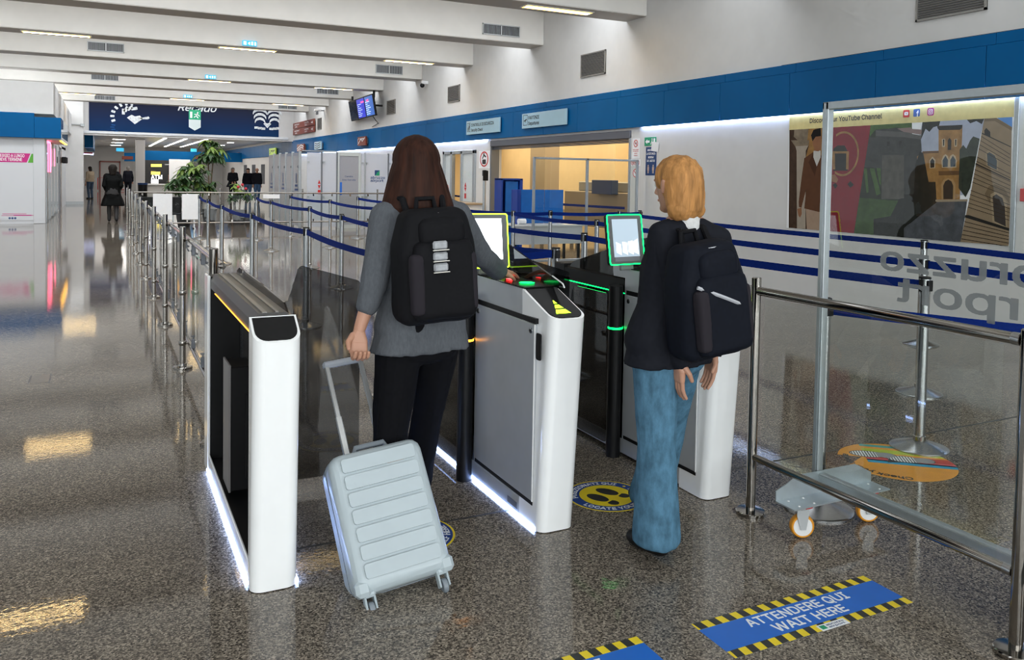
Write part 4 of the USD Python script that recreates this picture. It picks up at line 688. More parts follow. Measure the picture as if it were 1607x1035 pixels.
# ================================================================ banner over the far opening
BN = banner_print(); SILV = M('banner_silver', (.74, .78, .84), .5, spec=.2, vary=.3, scale=12); DIMB = M('banner_dim_blue', (.015, .08, .24), .5, spec=.1)
t = thing('advert_banner', 'wide navy advertising banner with silver jewellery above the far opening', 'banner', (3.8, Y_F, 3.5)); yb = Y_F - .035
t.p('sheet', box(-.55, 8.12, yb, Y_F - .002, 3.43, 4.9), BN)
def onb(shapes, dz=.0015): return [put(ext(s, .001), (0, yb - dz, 0), *FRONT) for s in shapes if s.area > 1e-6]
fe = [affinity.rotate(rrect(-.10, .10, -.06, .06, .03), a, origin=(0, 0)) for a in (0,)]
wing = []
for k in range(7):
    a = math.radians(200 - 20 * k); wing.append(affinity.translate(affinity.rotate(rrect(-.09, .09, -.055, .055, .03), math.degrees(a)), 1.15 + .72 * math.cos(a), 4.15 + .62 * math.sin(a)))
for k in range(4):
    a = math.radians(150 - 26 * k); wing.append(affinity.translate(affinity.rotate(rrect(-.14, .14, -.07, .07, .03), math.degrees(a) - 60), 1.25 + .40 * math.cos(a), 4.2 + .36 * math.sin(a)))
wing += [Polygon([(1.05, 4.1), (1.25, 4.25), (1.4, 4.18), (1.62, 4.22), (1.75, 4.08), (1.4, 3.80)]), Polygon([(1.6, 4.1), (2.0, 4.2), (2.05, 4.12), (1.98, 4.06), (1.7, 4.05)])]
t.p('silver_wing', onb(wing), SILV)
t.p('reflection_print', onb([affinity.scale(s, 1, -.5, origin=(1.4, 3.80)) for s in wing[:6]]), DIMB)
mk = []
for s in (-1, 1):
    for k in range(3): mk.append(affinity.translate(affinity.scale(Point(0, 0).buffer(1, 8).difference(Point(0, -.5).buffer(.95, 8)), .36 - .05 * k, .24), 7.55 + s * .36, 4.35 - .22 * k))
    mk += [affinity.translate(sbox(-.1, -.06, .1, .06), 7.55 + s * (.2 + .17 * k), 3.83 + .02 * k) for k in range(3)]
mk += [Polygon([(7.35, 4.08), (7.45, 4.14), (7.55, 4.10), (7.65, 4.14), (7.75, 4.08), (7.55, 3.86)])]
t.p('silver_mask', onb(mk), SILV)
t.p('script_lettering', put(txt('Recado', .34, True, .001, width=1.75, italic=.35), (3.30, yb - .0015, 4.56), *FRONT), PAPER)
t = thing('exit_banner', 'hanging green and white emergency exit pennant in front of the navy banner', 'sign', (3.97, 42.5, 3.8))
t.p('panel', put(ext(Polygon([(3.72, 4.08), (4.26, 4.08), (4.26, 4.55), (3.72, 4.55)]), .01), (0, 42.5, 0), *FRONT), GREEN); t.p('lower_panel', put(ext(Polygon([(3.72, 4.08), (3.72, 3.72), (3.99, 3.56), (4.26, 3.72), (4.26, 4.08)]), .01), (0, 42.5, 0), *FRONT), M('pennant_grey', (.55, .62, .62), .4))
t.p('pictogram', [put(ext(s, .002), (0, 42.488, 0), *FRONT) for s in (sbox(3.78, 4.16, 3.88, 4.46), Point(4.12, 4.42).buffer(.035), LineString([(4.1, 4.36), (4.05, 4.27), (4.13, 4.18)]).buffer(.025), LineString([(4.05, 4.27), (3.97, 4.2)]).buffer(.022), LineString([(3.98, 4.34), (4.12, 4.33), (4.2, 4.26)]).buffer(.018))], PAPER)
t.p('hanger', [cyl((x, 42.49, 4.55), (x, 42.49, 6.1), .006, 6) for x in (3.75, 4.23)], DALU)
solo('wall_bar', 'thin grey bar with a small box on the white pier left of the banner', 'bar', [box(-1.75, -.85, Y_F - .47, Y_F - .43, 3.66, 3.69), box(-.9, -.72, Y_F - .5, Y_F - .4, 3.58, 3.72, .01)], ALU)
# kiosk poster
MAG = M('magenta_print', (.55, .01, .20), .45)
t = thing('parking_poster', 'white poster with a magenta and green parking strip on the kiosk front', 'poster', (-2.6, 27.8, .1))
t.p('sheet', box(-4.6, -1.77, 27.785, 27.80, .10, 2.45), M('poster_white', (.62, .63, .65), .5, spec=.2))
def onk(s, o=27.784): return put(ext(s, .001), (0, o, 0), *FRONT)
t.p('magenta_strip', onk(Polygon([(-4.4, 2.042), (-1.87, 2.042), (-1.965, 1.780), (-4.4, 1.780)])), MAG); t.p('green_tip', onk(Polygon([(-1.84, 2.035), (-1.77, 2.035), (-1.775, 1.775), (-1.935, 1.775)])), M('tip_green', (.10, .38, .03), .45))
t.p('lettering', [put(txt(s, .085, True, .001, width=w), (x1 - w, 27.782, z), *FRONT) for s, w, x1, z in (('PARCHEGGIO A LUNGO', .86, -2.02, 1.93), ('BREVE TERMINE', .62, -2.08, 1.82))], PAPER)
t.p('small_print', [onk(sbox(x, z, x + w, z + .014)) for x, w, z in ((-2.58, .6, .285), (-2.6, .8, .235), (-2.3, .45, .245))], MAG); t.p('round_mark', [onk(Point(x, .165).buffer(.03)) for x in (-2.40, -2.33, -2.26)], NAVYP)
t = thing('wall_speakers', 'pair of small black speakers on the wall past the shop windows', 'speaker', (-1.3, 39, 2.0))
for y in (38.2, 39.3): t.p('speaker', box(-1.48, -1.30, y, y + .2, 1.85, 2.1, .02), BLACK)
# ================================================================ floor stickers
def sticker(name, label, loc, group=None): return local(name, label, 'floor sticker', loc, 0, group)
STK = M('sticker_black', (.02, .02, .02), .4); SW = M('sticker_white', (.80, .81, .82), .4)
def fl_(s, z): return put(ext(s, .0006), (0, 0, z), *FLOOR)
def wait_sticker(label, x, y):
    t = sticker('wait_sticker', label, (x, y, 0)); W, H = .875, .232
    t.p('blue_field', fl_(sbox(0, .0, W, H), .0002), BLUEP)
    for a, b in ((H - .042, H), (0, .042)):
        t.p('yellow_edge', fl_(sbox(0, a, W, b), .0006), YEL)
        for k in range(13):
            u = .010 + k * .0665; s = .012 if a > 0 else -.012
            t.p('black_bar', fl_(Polygon([(u, a), (u + .033, a), (u + .033 - s * .3, b), (u - s * .3, b)]).intersection(sbox(0, 0, W, H)), .0010), STK)
    t.p('lettering', [put(txt(s, .046, True, .0005, width=w), (x_, y_, .0010), *FLOOR) for s, w, x_, y_ in (('ATTENDERE QUI', .50, .185, .128), ('WAIT HERE', .35, .255, .062))], SW)
    t.p('logo_patch', fl_(sbox(.40, -.004, .535, .032), .0014), SW); t.p('logo_mark', fl_(Polygon([(.408, .004), (.432, .004), (.432, .026), (.408, .026)]), .0018), GREEN)
    t.p('logo_text', [put(txt(s, .0095, True, .0004, width=w), (.440, y_, .0018), *FLOOR) for s, w, y_ in (('abruzzo', .085, .017), ('airport', .078, .003))], NAVYP)
wait_sticker('blue wait here floor sticker with yellow and black edges, the whole one at lower right', 1.895, 2.082)
wait_sticker('blue wait here floor sticker cut off by the bottom edge of the picture', .795, 2.10)
def place_sticker(label, x, y):
    t = sticker('position_sticker', label, (x, y, 0)); P0 = Point(0, 0)
    t.p('yellow_rim', fl_(P0.buffer(.202, 32), .0002), YEL); t.p('blue_ring', fl_(P0.buffer(.192, 32), .0006), M('sticker_blue', (.012, .05, .24), .4)); t.p('yellow_centre', fl_(P0.buffer(.138, 32), .0010), YEL)
    t.p('lettering', [put(ring_txt('LOCATE YOURSELF HERE', .028, .179, 198, 372, False), (0, 0, .0010), *FLOOR), put(ring_txt('POSIZIONATI QUI', .028, .151, 168, 40, True), (0, 0, .0010), *FLOOR)], SW)
    t.p('dot', fl_(Point(.165 * math.cos(.42), .165 * math.sin(.42)).buffer(.008), .001), YEL)
    for s in (-1, 1):
        sole = affinity.scale(P0.buffer(1, 10), .036, .062); f = union_all([affinity.translate(sole, 0, .03), affinity.translate(affinity.scale(P0.buffer(1, 8), .027, .03), 0, -.062)]).difference(sbox(-.1, -.042, .1, -.030))
        t.p('footprint', fl_(affinity.translate(affinity.rotate(f, 28 + 4 * s, origin=(0, 0)), s * .045, -.01 + .025 * s), .0014), STK)
place_sticker('round yellow and blue footprint sticker beside the right gate unit', 2.275, 3.46)
place_sticker('round yellow and blue sticker mostly hidden behind the suitcase', 1.22, 3.43)
t = sticker('check_sticker', 'orange round floor sticker with striped shoe soles behind the glass screen', (4.085, 3.21, 0))
ORG = M('sticker_orange', (.72, .30, .02), .4, vary=.06, scale=9); C_ = Point(0, 0).buffer(.315, 32)
t.p('disc', fl_(C_.difference(Polygon([(-.33, .06), (-.12, .14), (-.3, .3)])), .0002), ORG)
rb = math.radians(-42); rot = lambda s: affinity.rotate(s, -40, origin=(0, 0)).intersection(C_)
for nm, c, a, b in (('red_stripe', (.50, .05, .03), .02, .10), ('lime_stripe', (.42, .50, .02), .13, .20), ('sky_stripe', (.02, .30, .50), -.055, .0), ('teal_stripe', (.05, .32, .30), .24, .28), ('pink_stripe', (.55, .10, .12), -.015, .02)):
    t.p(nm, fl_(rot(sbox(-.16, a, .4, b)), .0006), M('sticker_' + nm, c, .4))
for i, (u, v) in enumerate(((-.05, .16), (.075, .0))):
    sole = union_all([affinity.scale(Point(0, 0).buffer(1, 12), .095, .052), affinity.translate(affinity.scale(Point(0, 0).buffer(1, 12), .055, .042), .10, 0)]); f = lambda s: affinity.translate(affinity.rotate(s, -38, origin=(0, 0)), u, v)
    t.p('shoe_outline', fl_(f(sole.buffer(.006)), .0010), STK); t.p('shoe_sole', fl_(f(sole), .0014), SW)
    t.p('tread', fl_(f(union_all([sbox(-.09 + .016 * k, -.06, -.084 + .016 * k, .06) for k in range(9)]).intersection(sole)), .0018), STK); t.p('heel_patch', fl_(f(sole.intersection(sbox(.05, -.1, .3, .1))), .0022), M('sticker_grey', (.28, .28, .28), .4))
t.p('lettering', put(ring_txt('Check your space', .038, .258, 236, 128, True), (0, 0, .001), *FLOOR), STK)
t.p('arrow', fl_(affinity.rotate(Polygon([(-.06, -.02), (.08, -.02), (-.03, .03)]), -25, origin=(0, 0)).buffer(.001), .001), STK)

# ================================================================ security check furniture
t = thing('security_table', 'pale grey table with a solid front before the security opening', 'table', (7.1, 13.0, 0))
TB = M('table_grey', (.52, .53, .55), .45)
t.p('table_top', box(6.35, 7.8, 12.72, 13.4, .73, .76, .004), M('table_top_pale', (.62, .63, .63), .35)); t.p('front_panel', box(6.4, 7.74, 12.74, 12.77, .42, .73), TB)
for x in (6.42, 7.70):
    for y in (12.8, 13.32): t.p('leg', box(x - .02, x + .02, y - .02, y + .02, 0, .73), BLACK)
PB = M('translucent_blue', (.01, .14, .50), .25, vary=.08, scale=6); PB2 = M('deep_blue_panel', (.008, .045, .30), .4, vary=.05, scale=4)
t = thing('blue_screen', 'bright blue folding screen standing on the pale table', 'screen', (7.1, 13.1, .76))
for a, b, y in ((6.55, 6.72, 13.22), (6.73, 7.20, 13.20), (7.21, 7.60, 13.2)): t.p('panel', box(a, b, y, y + .02, .762, 1.37, .003), PB if a > 6.6 else PB2)
t.p('side_panel', box(6.55, 6.56, 13.0, 13.2, .762, 1.37), PB2)
t = thing('blue_cabinet', 'tall dark blue booth left of the folding screen', 'cabinet', (7.2, 15, 0))
t.p('back', box(7.2, 7.68, 15.3, 15.33, 0, 1.55), PB2); t.p('side', box(7.2, 7.23, 15.0, 15.3, 0, 1.55), PB2); t.p('side', box(7.62, 7.68, 15.0, 15.3, 0, 1.55), PB2); t.p('top', box(7.2, 7.68, 15.0, 15.33, 1.53, 1.56), PB2); t.p('front', box(7.32, 7.60, 15.06, 15.09, .0, 1.5), PB)
t = thing('tissue_box', 'small white roll on the pale table by the blue screen', 'roll', (6.6, 12.95, .76)); t.p('roll', put(lathe([(.02, -.07), (.05, -.07), (.05, .07), (.02, .07)], 20), (6.62, 12.95, .812), (0, 1, 0), (0, 0, 1)), PAPER, 40)
t = thing('metal_frame_stand', 'black pipe stand left of the pale table', 'stand', (6.2, 12.9, 0)); t.p('frame', [tube([(5.95, 12.75, 0), (5.95, 12.75, .78), (6.33, 12.66, .74), (6.33, 12.66, 0)], .014, 8)], BLACK); t.p('panel', box(5.6, 6.3, 12.85, 12.88, .05, .70), TB)
def part_screen(xs_, y, zt, label):
    t = thing('clear_screen', label, 'partition screen', ((xs_[0] + xs_[-1]) / 2, y, 0))
    for x in xs_: t.p('upright', box(x - .022, x + .022, y - .02, y + .02, .02, zt, .004), ALU)
    t.p('top_bar', box(xs_[0], xs_[-1], y - .02, y + .02, zt - .035, zt, .004), ALU); t.p('bottom_bar', box(xs_[0], xs_[-1], y - .02, y + .02, .14, .18, .004), ALU)
    for a, b in zip(xs_[:-1], xs_[1:]): t.p('glass', box(a + .022, b - .022, y - .003, y + .003, .18, zt - .035), GLASS)
    for x in xs_: t.p('foot', box(x - .03, x + .03, y - .22, y + .22, 0, .05, .006), ALU)
part_screen((6.60, 7.66, 8.72), 12.48, 1.94, 'two-bay clear partition screen in front of the security opening')
t = thing('baggage_scanner', 'brown and grey baggage scanner inside the security room', 'scanner', (12.2, 18, 0))
SCB = M('scanner_brown', (.28, .22, .15), .45, vary=.05, scale=3); SCG = M('scanner_grey', (.30, .29, .27), .4); 
t.p('tunnel', box(11.2, 12.6, 16.2, 19.4, .35, 1.25, .02), SCB); t.p('conveyor', [box(11.3, 12.5, 19.4, 21.3, .55, .65, .01)], BLACK); t.p('console', box(11.0, 11.2, 16.8, 17.7, 1.2, 1.55, .01), M('console_navy', (.02, .045, .13), .4)); t.p('hood', box(11.4, 12.5, 16.6, 19.0, 1.25, 1.5, .02), SCG)
t.p('leg', [box(x - .04, x + .04, y - .04, y + .04, 0, .55) for x in (11.4, 12.4) for y in (16.6, 19, 21)], BLACK)
t = thing('body_scanner', 'tall brown walk-through detector with green lights inside the security room', 'detector', (11.5, 15.2, 0))
t.p('side_panel', box(11.3, 11.9, 15.55, 15.75, 0, 2.15, .02), SCB); t.p('side_panel', box(11.3, 11.9, 14.4, 14.6, 0, 2.15, .02), SCB); t.p('head_box', box(11.3, 11.9, 14.4, 15.75, 2.0, 2.25, .02), SCB)
t.p('status_light', [ball((11.28, y, 1.72), .022, 1) for y in (15.65, 14.6, 14.42)], GL_GR)
t = thing('side_desk', 'dark grey cabinet low in the right of the security opening', 'cabinet', (10.2, 13.7, 0)); t.p('body', box(9.8, 10.5, 13.2, 14.0, 0, 1.12, .01), M('cab_dark', (.06, .055, .055), .5)); t.p('top', box(9.78, 10.52, 13.18, 14.02, 1.12, 1.15, .005), DALU)
t = thing('help_counter', 'white shelf counter with a dark edge below the wall door', 'counter', (8.5, 20.7, 0)); t.p('top', box(8.2, X_W - .06, 19.4, 21.4, .86, .90, .006), M('oak_shelf', (.40, .28, .16), .4)); t.p('edge', box(8.18, 8.3, 19.5, 21.4, .64, .72, .01), BLACK); t.p('body', box(8.32, X_W - .06, 19.5, 21.4, 0, .86), PAPER)

# ================================================================ glazed cubicles in the right middle distance
CUB = pane('cubicle_glass', (.9, .93, .97), milky=.82, milk=(.60, .62, .68)); CUBG = pane('cubicle_grey', (.8, .82, .86), milky=.85, milk=(.36, .37, .41)); 
t = thing('glazed_partition', 'row of frosted grey partition panels seen edge-on behind the two walking men', 'partition', (5.15, 26.8, 0))
for i in range(5):
    y0 = 24.3 + i * 1.0
    g = t.p('panel', box(5.14, 5.155, y0 + .05, y0 + .95, .05, 2.2), CUBG); t.p('post', box(5.11, 5.19, y0 - .03, y0 + .03, 0, 2.24, .006), ALU)
    for z in (.5, 1.75): g.p('hinge', box(5.10, 5.14, y0 + .08, y0 + .13, z, z + .06), DALU)
    if i in (0, 2, 4):
        for b in ((.3, .6, 1.2, 1.26), (.42, .5, 1.3, 1.6), (.25, .65, 1.08, 1.14)): g.p('printed_mark', box(5.134, 5.139, y0 + b[0], y0 + b[1], b[2], b[3]), NAVYP)
cx = [5.27, 5.71, 6.16, 6.87, 7.0, 7.72, 8.3, 8.85]
t = thing('glazed_partition', 'front row of frosted white partition panels with a framed door and the airport logo', 'partition', (7, 24, 0))
for i in range(7):
    a, b = cx[i], cx[i + 1]
    if i == 2:
        for q in (box(a, a + .07, 23.97, 24.03, 0, 2.23, .006), box(b - .07, b, 23.97, 24.03, 0, 2.23, .006), box(a + .07, b - .07, 23.97, 24.03, 2.12, 2.23, .006), box(a + .07, b - .07, 23.97, 24.03, 0, .1)): t.p('door_frame', q, M('door_frame_pale', (.50, .53, .52), .4))
        g = t.p('door_glass', box(a + .07, b - .07, 23.99, 24.01, .1, 2.12), CUBG)
        g.p('printed_mark', box(6.25, 6.31, 23.985, 23.99, .98, 1.35), BLUEP); g.p('lettering', [put(txt(s, .05, False, .001, width=w), (6.515 - w / 2, 23.988, z), *FRONT) for s, w, z in (('Cambio', .24, 1.50), ('Area riservata', .40, 1.40))], NAVYP)
    else:
        g = t.p('panel', box(a + .02, b - .02, 23.99, 24.01, .05, 2.2), CUB); t.p('post', box(b - .02, b + .02, 23.97, 24.03, 0, 2.23, .005), DALU if i != 3 else ALU)
        for z in (.9, 1.9): g.p('hinge', box(a + .03, a + .08, 23.96, 23.99, z, z + .05), ALU)
    if i == 0: t.p('top_rail', box(5.15, 6.16, 23.97, 24.03, 2.23, 2.26, .005), ALU); g.p('printed_mark', [put(ext(s, .001), (5.6, 23.988, 1.0), *FRONT) for s in (Polygon([(0, .3), (.08, .3), (.04, .42)]), Polygon([(0, .26), (.08, .26), (.04, .15)]), sbox(0, 0, .08, .12))], RED)
    if i == 4:
        g.p('logo_mark', put(ext(sbox(7.3, 1.56, 7.45, 1.72), .001), (0, 23.988, 0), *FRONT), GREEN); g.p('logo_corner', put(ext(Polygon([(7.3, 1.56), (7.3, 1.72), (7.45, 1.72), (7.39, 1.66), (7.36, 1.66), (7.36, 1.62)]), .001), (0, 23.987, 0), *FRONT), NAVYP)
        g.p('lettering', [put(txt(s, .075, True, .001, width=w), (7.17, 23.988, z), *FRONT) for s, w, z in (('abruzzo', .45, 1.465), ('airport', .40, 1.375))], NAVYP)

# ================================================================ planters and plants behind the cross barrier
LEAF = M('leaf_green', (.028, .075, .016), .45, vary=.5, scale=3.0); LEAFL = M('leaf_light', (.14, .22, .035), .45, vary=.4, scale=3.0); BARK = M('bark', (.12, .085, .05), .8, vary=.3, scale=20)
def leaf(L, w, droop):
    n = 5; R = []
    for i in range(n):
        u = i / (n - 1); hw = w * math.sin(math.pi * min(.97, .06 + u * .93)) ** .8; z = -droop * L * u * u
        R += [(u * L, -hw, z), (u * L, 0, z + .012), (u * L, hw, z)]
    F = []
    for i in range(n - 1):
        for j in range(2):
            a = i * 3 + j; F += [(a, a + 3, a + 4), (a, a + 4, a + 1)]
    return trimesh.Trimesh(R, F, process=False)
def fan(c, rng, L, n=7, w=.05):
    out = []
    for k in range(n):
        m = leaf(L * rng.uniform(.8, 1.1), w, rng.uniform(.3, .7)); m.apply_transform(trimesh.transformations.rotation_matrix(rng.uniform(-.2, .5), (0, 1, 0)) ); m.apply_transform(trimesh.transformations.rotation_matrix(2 * math.pi * (k + rng.random() * .5) / n, (0, 0, 1))); m.apply_translation(c); out.append(m)
    return out
def plant(label, x, y, z0, stems, blobs, seed, L=.30, pot=True):
    rng = random.Random(seed); t = thing('potted_plant', label, 'plant', (x, y, 0))
    t.p('pot', lathe([(.16, 0), (.22, .42), (.235, .45), (.2, .45), (.19, .40), (0.001, .40)], 24, (x, y, 0)), M('pot_dark', (.03, .03, .032), .5), 40)
    for s in stems: t.p('stem', tube([(x, y, .4), (x + s[0] * .4, y, .4 + (s[1] - .4) * .5), (x + s[0], y, s[1])], [.03, .022, .015], 8), BARK, 60)
    for mat, name, frac in ((LEAF, 'foliage', .75), (LEAFL, 'young_foliage', .25)):
        out = []
        for (bx, bz, rx, rz, n) in blobs:
            for _ in range(int(n * frac)):
                a, r = rng.uniform(0, 6.28), rng.random() ** .5; p = (x + bx + rx * r * math.cos(a), y + rx * .8 * r * math.sin(a), z0 + bz + rng.uniform(-rz, rz) * (1 - r * .6))
                if mat is LEAFL and name == 'young_foliage': p = (p[0], p[1], p[2] + rz * .35)
                out += fan(p, rng, L * rng.uniform(.7, 1.2))
        t.p(name, out, mat, kind='stuff')
plant('tall umbrella plant with a high round crown behind the cross barrier', 2.95, 26.9, 0, [(-.05, 2.3), (.12, 2.1)], [(0, 2.12, .40, .24, 17), (.02, 2.50, .20, .16, 7), (.0, 1.2, .4, .2, 10)], 3, .32)
plant('bushy green plant left of the tall one behind the cross barrier', 2.1, 25.45, 0, [(.1, 1.5), (-.25, 1.3), (.2, 1.4)], [(.05, 1.25, .50, .42, 34), (.15, 1.62, .25, .22, 10), (.35, 1.5, .3, .3, 12)], 5, .24)
plant('low flowering plant right of the tall one behind the cross barrier', 3.75, 26.3, 0, [(.05, 1.1)], [(0, .95, .35, .25, 16)], 9, .2)
FL_ = M('flower_red', (.55, .03, .05), .5)
solo('flower_cluster', 'small red flowers in the low plant', 'flowers', [ball((3.7 + dx, 26.05, z), .045, 1) for dx, z in ((.1, 1.22), (-.02, 1.15), (.2, 1.1))], FL_)
# seats behind the white boards
def seat(x, label):
    t = thing('waiting_seat', label, 'seat', (x, 24.6, 0))
    t.p('seat', box(x - .24, x + .24, 24.4, 24.85, .40, .45, .02), BLACK); t.p('backrest', box(x - .24, x + .24, 24.85, 24.9, .45, .88, .02), BLACK)
    t.p('armrest', tube([(x - .27, 24.42, .40), (x - .27, 24.42, .62), (x - .27, 24.85, .64), (x - .27, 24.88, .45)], .014, 8), CHROME); t.p('leg', [box(x - .02, x + .02, 24.4, 24.9, .0, .03), box(x - .02, x + .02, 24.62, 24.68, .0, .4)], STEEL)
for i, x in enumerate((1.2, 1.75, 2.3)): seat(x, f'black waiting seat with steel arms behind the white boards, {["left","middle","right"][i]} of three')

# ================================================================ far hall fittings
t = thing('cash_machine_front', 'black lit cash desk front with yellow and white panels in the far hall', 'kiosk', (3.9, 60, 0))
t.p('back_panel', box(2.5, 5.0, 59.9, 60, .75, 2.3), M('kiosk_black', (.012, .012, .014), .4)); t.p('lit_yellow', [box(2.9, 3.55, 59.86, 59.9, 1.86, 2.05), box(2.9, 3.45, 59.86, 59.9, 1.34, 1.55)], M('lit_yellow', (1.0, .75, .05), .4, emit=2.2)); t.p('lit_white', [box(2.9, 3.35, 59.86, 59.9, .75, 1.02)], M('lit_white', (1, 1, 1), .4, emit=2.4)); t.p('lettering', put(txt('ATM', .27, True, .004, width=.68), (2.9, 59.86, 1.05), *FRONT), M('lit_white', (1, 1, 1)))
t.p('portrait', [box(4.05, 4.25, 59.88, 59.9, 1.35, 1.65, .02), box(3.95, 4.4, 59.88, 59.9, .8, 1.35, .05)], M('portrait_tone', (.20, .10, .07), .5)); t.p('lettering_strip', put(txt('CAMBIO VALUTA', .07, True, .003, width=.9), (3.75, 59.89, 2.0), *FRONT), PAPER)
t = thing('info_counter', 'long pale counter in the far hall behind the plants', 'counter', (3.0, 55, 0)); t.p('body', box(2.25, 4.5, 55, 55.5, 0, .72), M('counter_body', (.46, .46, .45), .5)); t.p('top', box(2.2, 4.6, 54.9, 55.6, .72, .78, .01), M('counter_top', (.66, .68, .7), .35))
solo('white_display', 'tall blank white display panel above the bushy plant', 'panel', box(3.95, 5.25, 59.0, 59.06, .9, 2.38, .004), PAPER)
for i, (x, y, m) in enumerate(((2.0, 50, NAVYP), (5.2, 54, RED))):
    t = thing('waste_bin', ['black waste bin with a blue rim by the far column', 'black waste bin with a red rim beyond the plants'][i], 'bin', (x, y, 0)); t.p('body', lathe([(.22, 0), (.25, .85), (.001, .85)], 20, (x, y, 0)), BLACK, 40); t.p('rim', lathe([(.255, .82), (.26, .92), (.2, .92), (.2, .86)], 20, (x, y, 0)), m, 40)
for i, (x, w) in enumerate(((1.15, .65), (5.7, 1.4))): solo('brown_sign', ['short brown sign on the blue fascia left of the far column', 'long brown sign on the blue fascia behind the plant'][i], 'sign', box(x, x + w, 59.5 if i == 0 else 60.8, 59.54 if i == 0 else 60.84, 2.3 if i == 0 else 2.45, 2.52 if i == 0 else 2.7, .01), BROWNP)
t = thing('far_exit_sign', 'tiny lit blue exit sign hanging at left of the far hall', 'exit sign', (1.0, 66, 3)); t.p('body', box(.9, 1.4, 66, 66.05, 2.95, 3.2, .01), EXB)
t = thing('far_exit_sign', 'tiny lit blue exit sign hanging right of the long ceiling strips', 'exit sign', (5.6, 62, 3)); t.p('body', box(5.55, 5.95, 62, 62.05, 2.95, 3.2, .01), EXB)
t = thing('check_in_desk', 'white standing desk with a screen at the far left under a bright canopy', 'desk', (-1.0, 52, 0)); t.p('body', box(-1.38, -1.0, 51.2, 53, 0, 1.05, .01), PAPER); t.p('top', box(-1.38, -.85, 51.1, 53.1, 1.05, 1.1, .01), M('counter_top', ())); t.p('canopy', box(-1.38, -.4, 48, 52, 2.42, 2.5), PAPER); t.p('lit_edge', [box(-1.38, -.4, 47.95, 48, 2.36, 2.42)], M('canopy_lit', (.55, .65, 1.0), .4, emit=3.0)); t.p('red_edge', box(-1.38, -.45, 47.94, 47.99, 2.43, 2.49), RED)
t = thing('red_trolley', 'row of red baggage trolleys against the far end wall', 'trolley', (.6, 70, 0)); t.p('frame', [tube([(.2 + d, 70, .1), (.2 + d, 70, 1.0), (.7 + d, 70, 1.0), (.7 + d, 70, .1), (1.2 + d, 70, .1)], .03, 6) for d in (-.5, .3)], RED)
t = thing('far_door', 'tall red framed outline on the far end wall', 'door', (.5, 71.9, 0)); t.p('frame', [box(-.2, -.12, 71.9, 71.98, 0, 2.3), box(1.2, 1.28, 71.9, 71.98, 0, 2.3), box(-.2, 1.28, 71.9, 71.98, 2.2, 2.3)], M('dull_red', (.35, .10, .08), .5))
for i, y in enumerate((52.0, 55.5, 59)): solo('ticket_window', f'dark window in the white wall at the far right, {ords[i]} from the cubicles', 'window', [box(X_W - .03, X_W + .01, y, y + 1.2, .9, 2.1)], M('window_dark', (.06, .07, .09), .2))
# ================================================================ people
def sph(p, r, n=16): return m3.Manifold.sphere(float(r), n).translate([float(c) for c in p])
def hl(*pr): return m3.Manifold.batch_hull([sph(p, r) for p, r in pr])
def chain(pts, rs): return [hl((pts[i], rs[i]), (pts[i + 1], rs[i + 1])) for i in range(len(pts) - 1)]
def union(parts): return m3.Manifold.batch_boolean(parts, m3.OpType.Add)
def tri(man):
    m = man.to_mesh(); t = trimesh.Trimesh(m.vert_properties[:, :3].astype(float), m.tri_verts, process=False); t.merge_vertices(); return t
def organic(parts, edge=.022, it=14, cut=(), fold=0.0, seed=0, fs=9.0):
    man = union(parts)
    for n, o in cut: man = man.trim_by_plane([float(c) for c in n], float(o))
    t = tri(man.refine_to_length(edge)); trimesh.smoothing.filter_taubin(t, .5, .53, iterations=it)
    if fold:
        p = t.vertices * np.array([fs, fs, fs * .55]); d = meshkit.fbm(p + 31.0, 3, seed) - .5
        t.vertices = t.vertices + t.vertex_normals * (d * fold * 2)[:, None]
    return t
def to_man(t):
    m = m3.Manifold(m3.Mesh(np.asarray(t.vertices, np.float32), np.asarray(t.faces, np.uint32)))
    return m if m.num_tri() > 0 else None
V3 = lambda *a: np.array(a, float)
def unit(v): v = np.array(v, float); return v / np.linalg.norm(v)
def hand(w, d, n, side, curl, k=1.0):
    """w wrist, d along the hand, n out of the palm, side +1 if the thumb is towards d x n"""
    d = unit(d); n = unit(np.array(n, float) - d * (np.array(n, float) @ d)); s = np.cross(d, n) * side
    P = lambda a, b, c: np.array(w) + (d * a + s * b + n * c) * k
    parts = [hl((P(0, 0, 0), .022 * k), (P(.045, .022, 0), .017 * k), (P(.045, -.020, 0), .016 * k)), hl((P(.045, .022, 0), .016 * k), (P(.045, -.020, 0), .015 * k), (P(.085, .028, 0), .0115 * k), (P(.083, -.026, 0), .011 * k))]
    for i, (b, L) in enumerate(((.028, .92), (.010, 1.0), (-.008, .95), (-.026, .78))):
        p = P(.083, b, 0); a = 0.0; pts = [P(.07, b * .95, 0), p]; c = curl[i] if np.ndim(curl) else curl
        for l, f in ((.043, .7), (.027, 1.1), (.021, .7)):
            a += c * f; p = p + (d * math.cos(a) + n * math.sin(a)) * l * L * k; pts.append(p)
        parts += chain(pts, [.0105 * k, .0098 * k, .0090 * k, .0082 * k, .0070 * k])
    t0 = P(.022, .026, .004); t1 = P(.050, .048, .018); t2 = P(.078, .050, .030 + .01 * (np.mean(curl)))
    parts += chain([t0, t1, t2], [.014 * k, .0108 * k, .0085 * k])
    t = tri(union(parts).refine_to_length(.004)); trimesh.smoothing.filter_taubin(t, .5, .53, iterations=6); return t
SKIN = M('skin', (.48, .25, .165), .5, vary=.06, scale=12)
EYEW = M('eye_white', (.7, .7, .68), .2); IRIS = M('iris', (.05, .03, .02), .2)
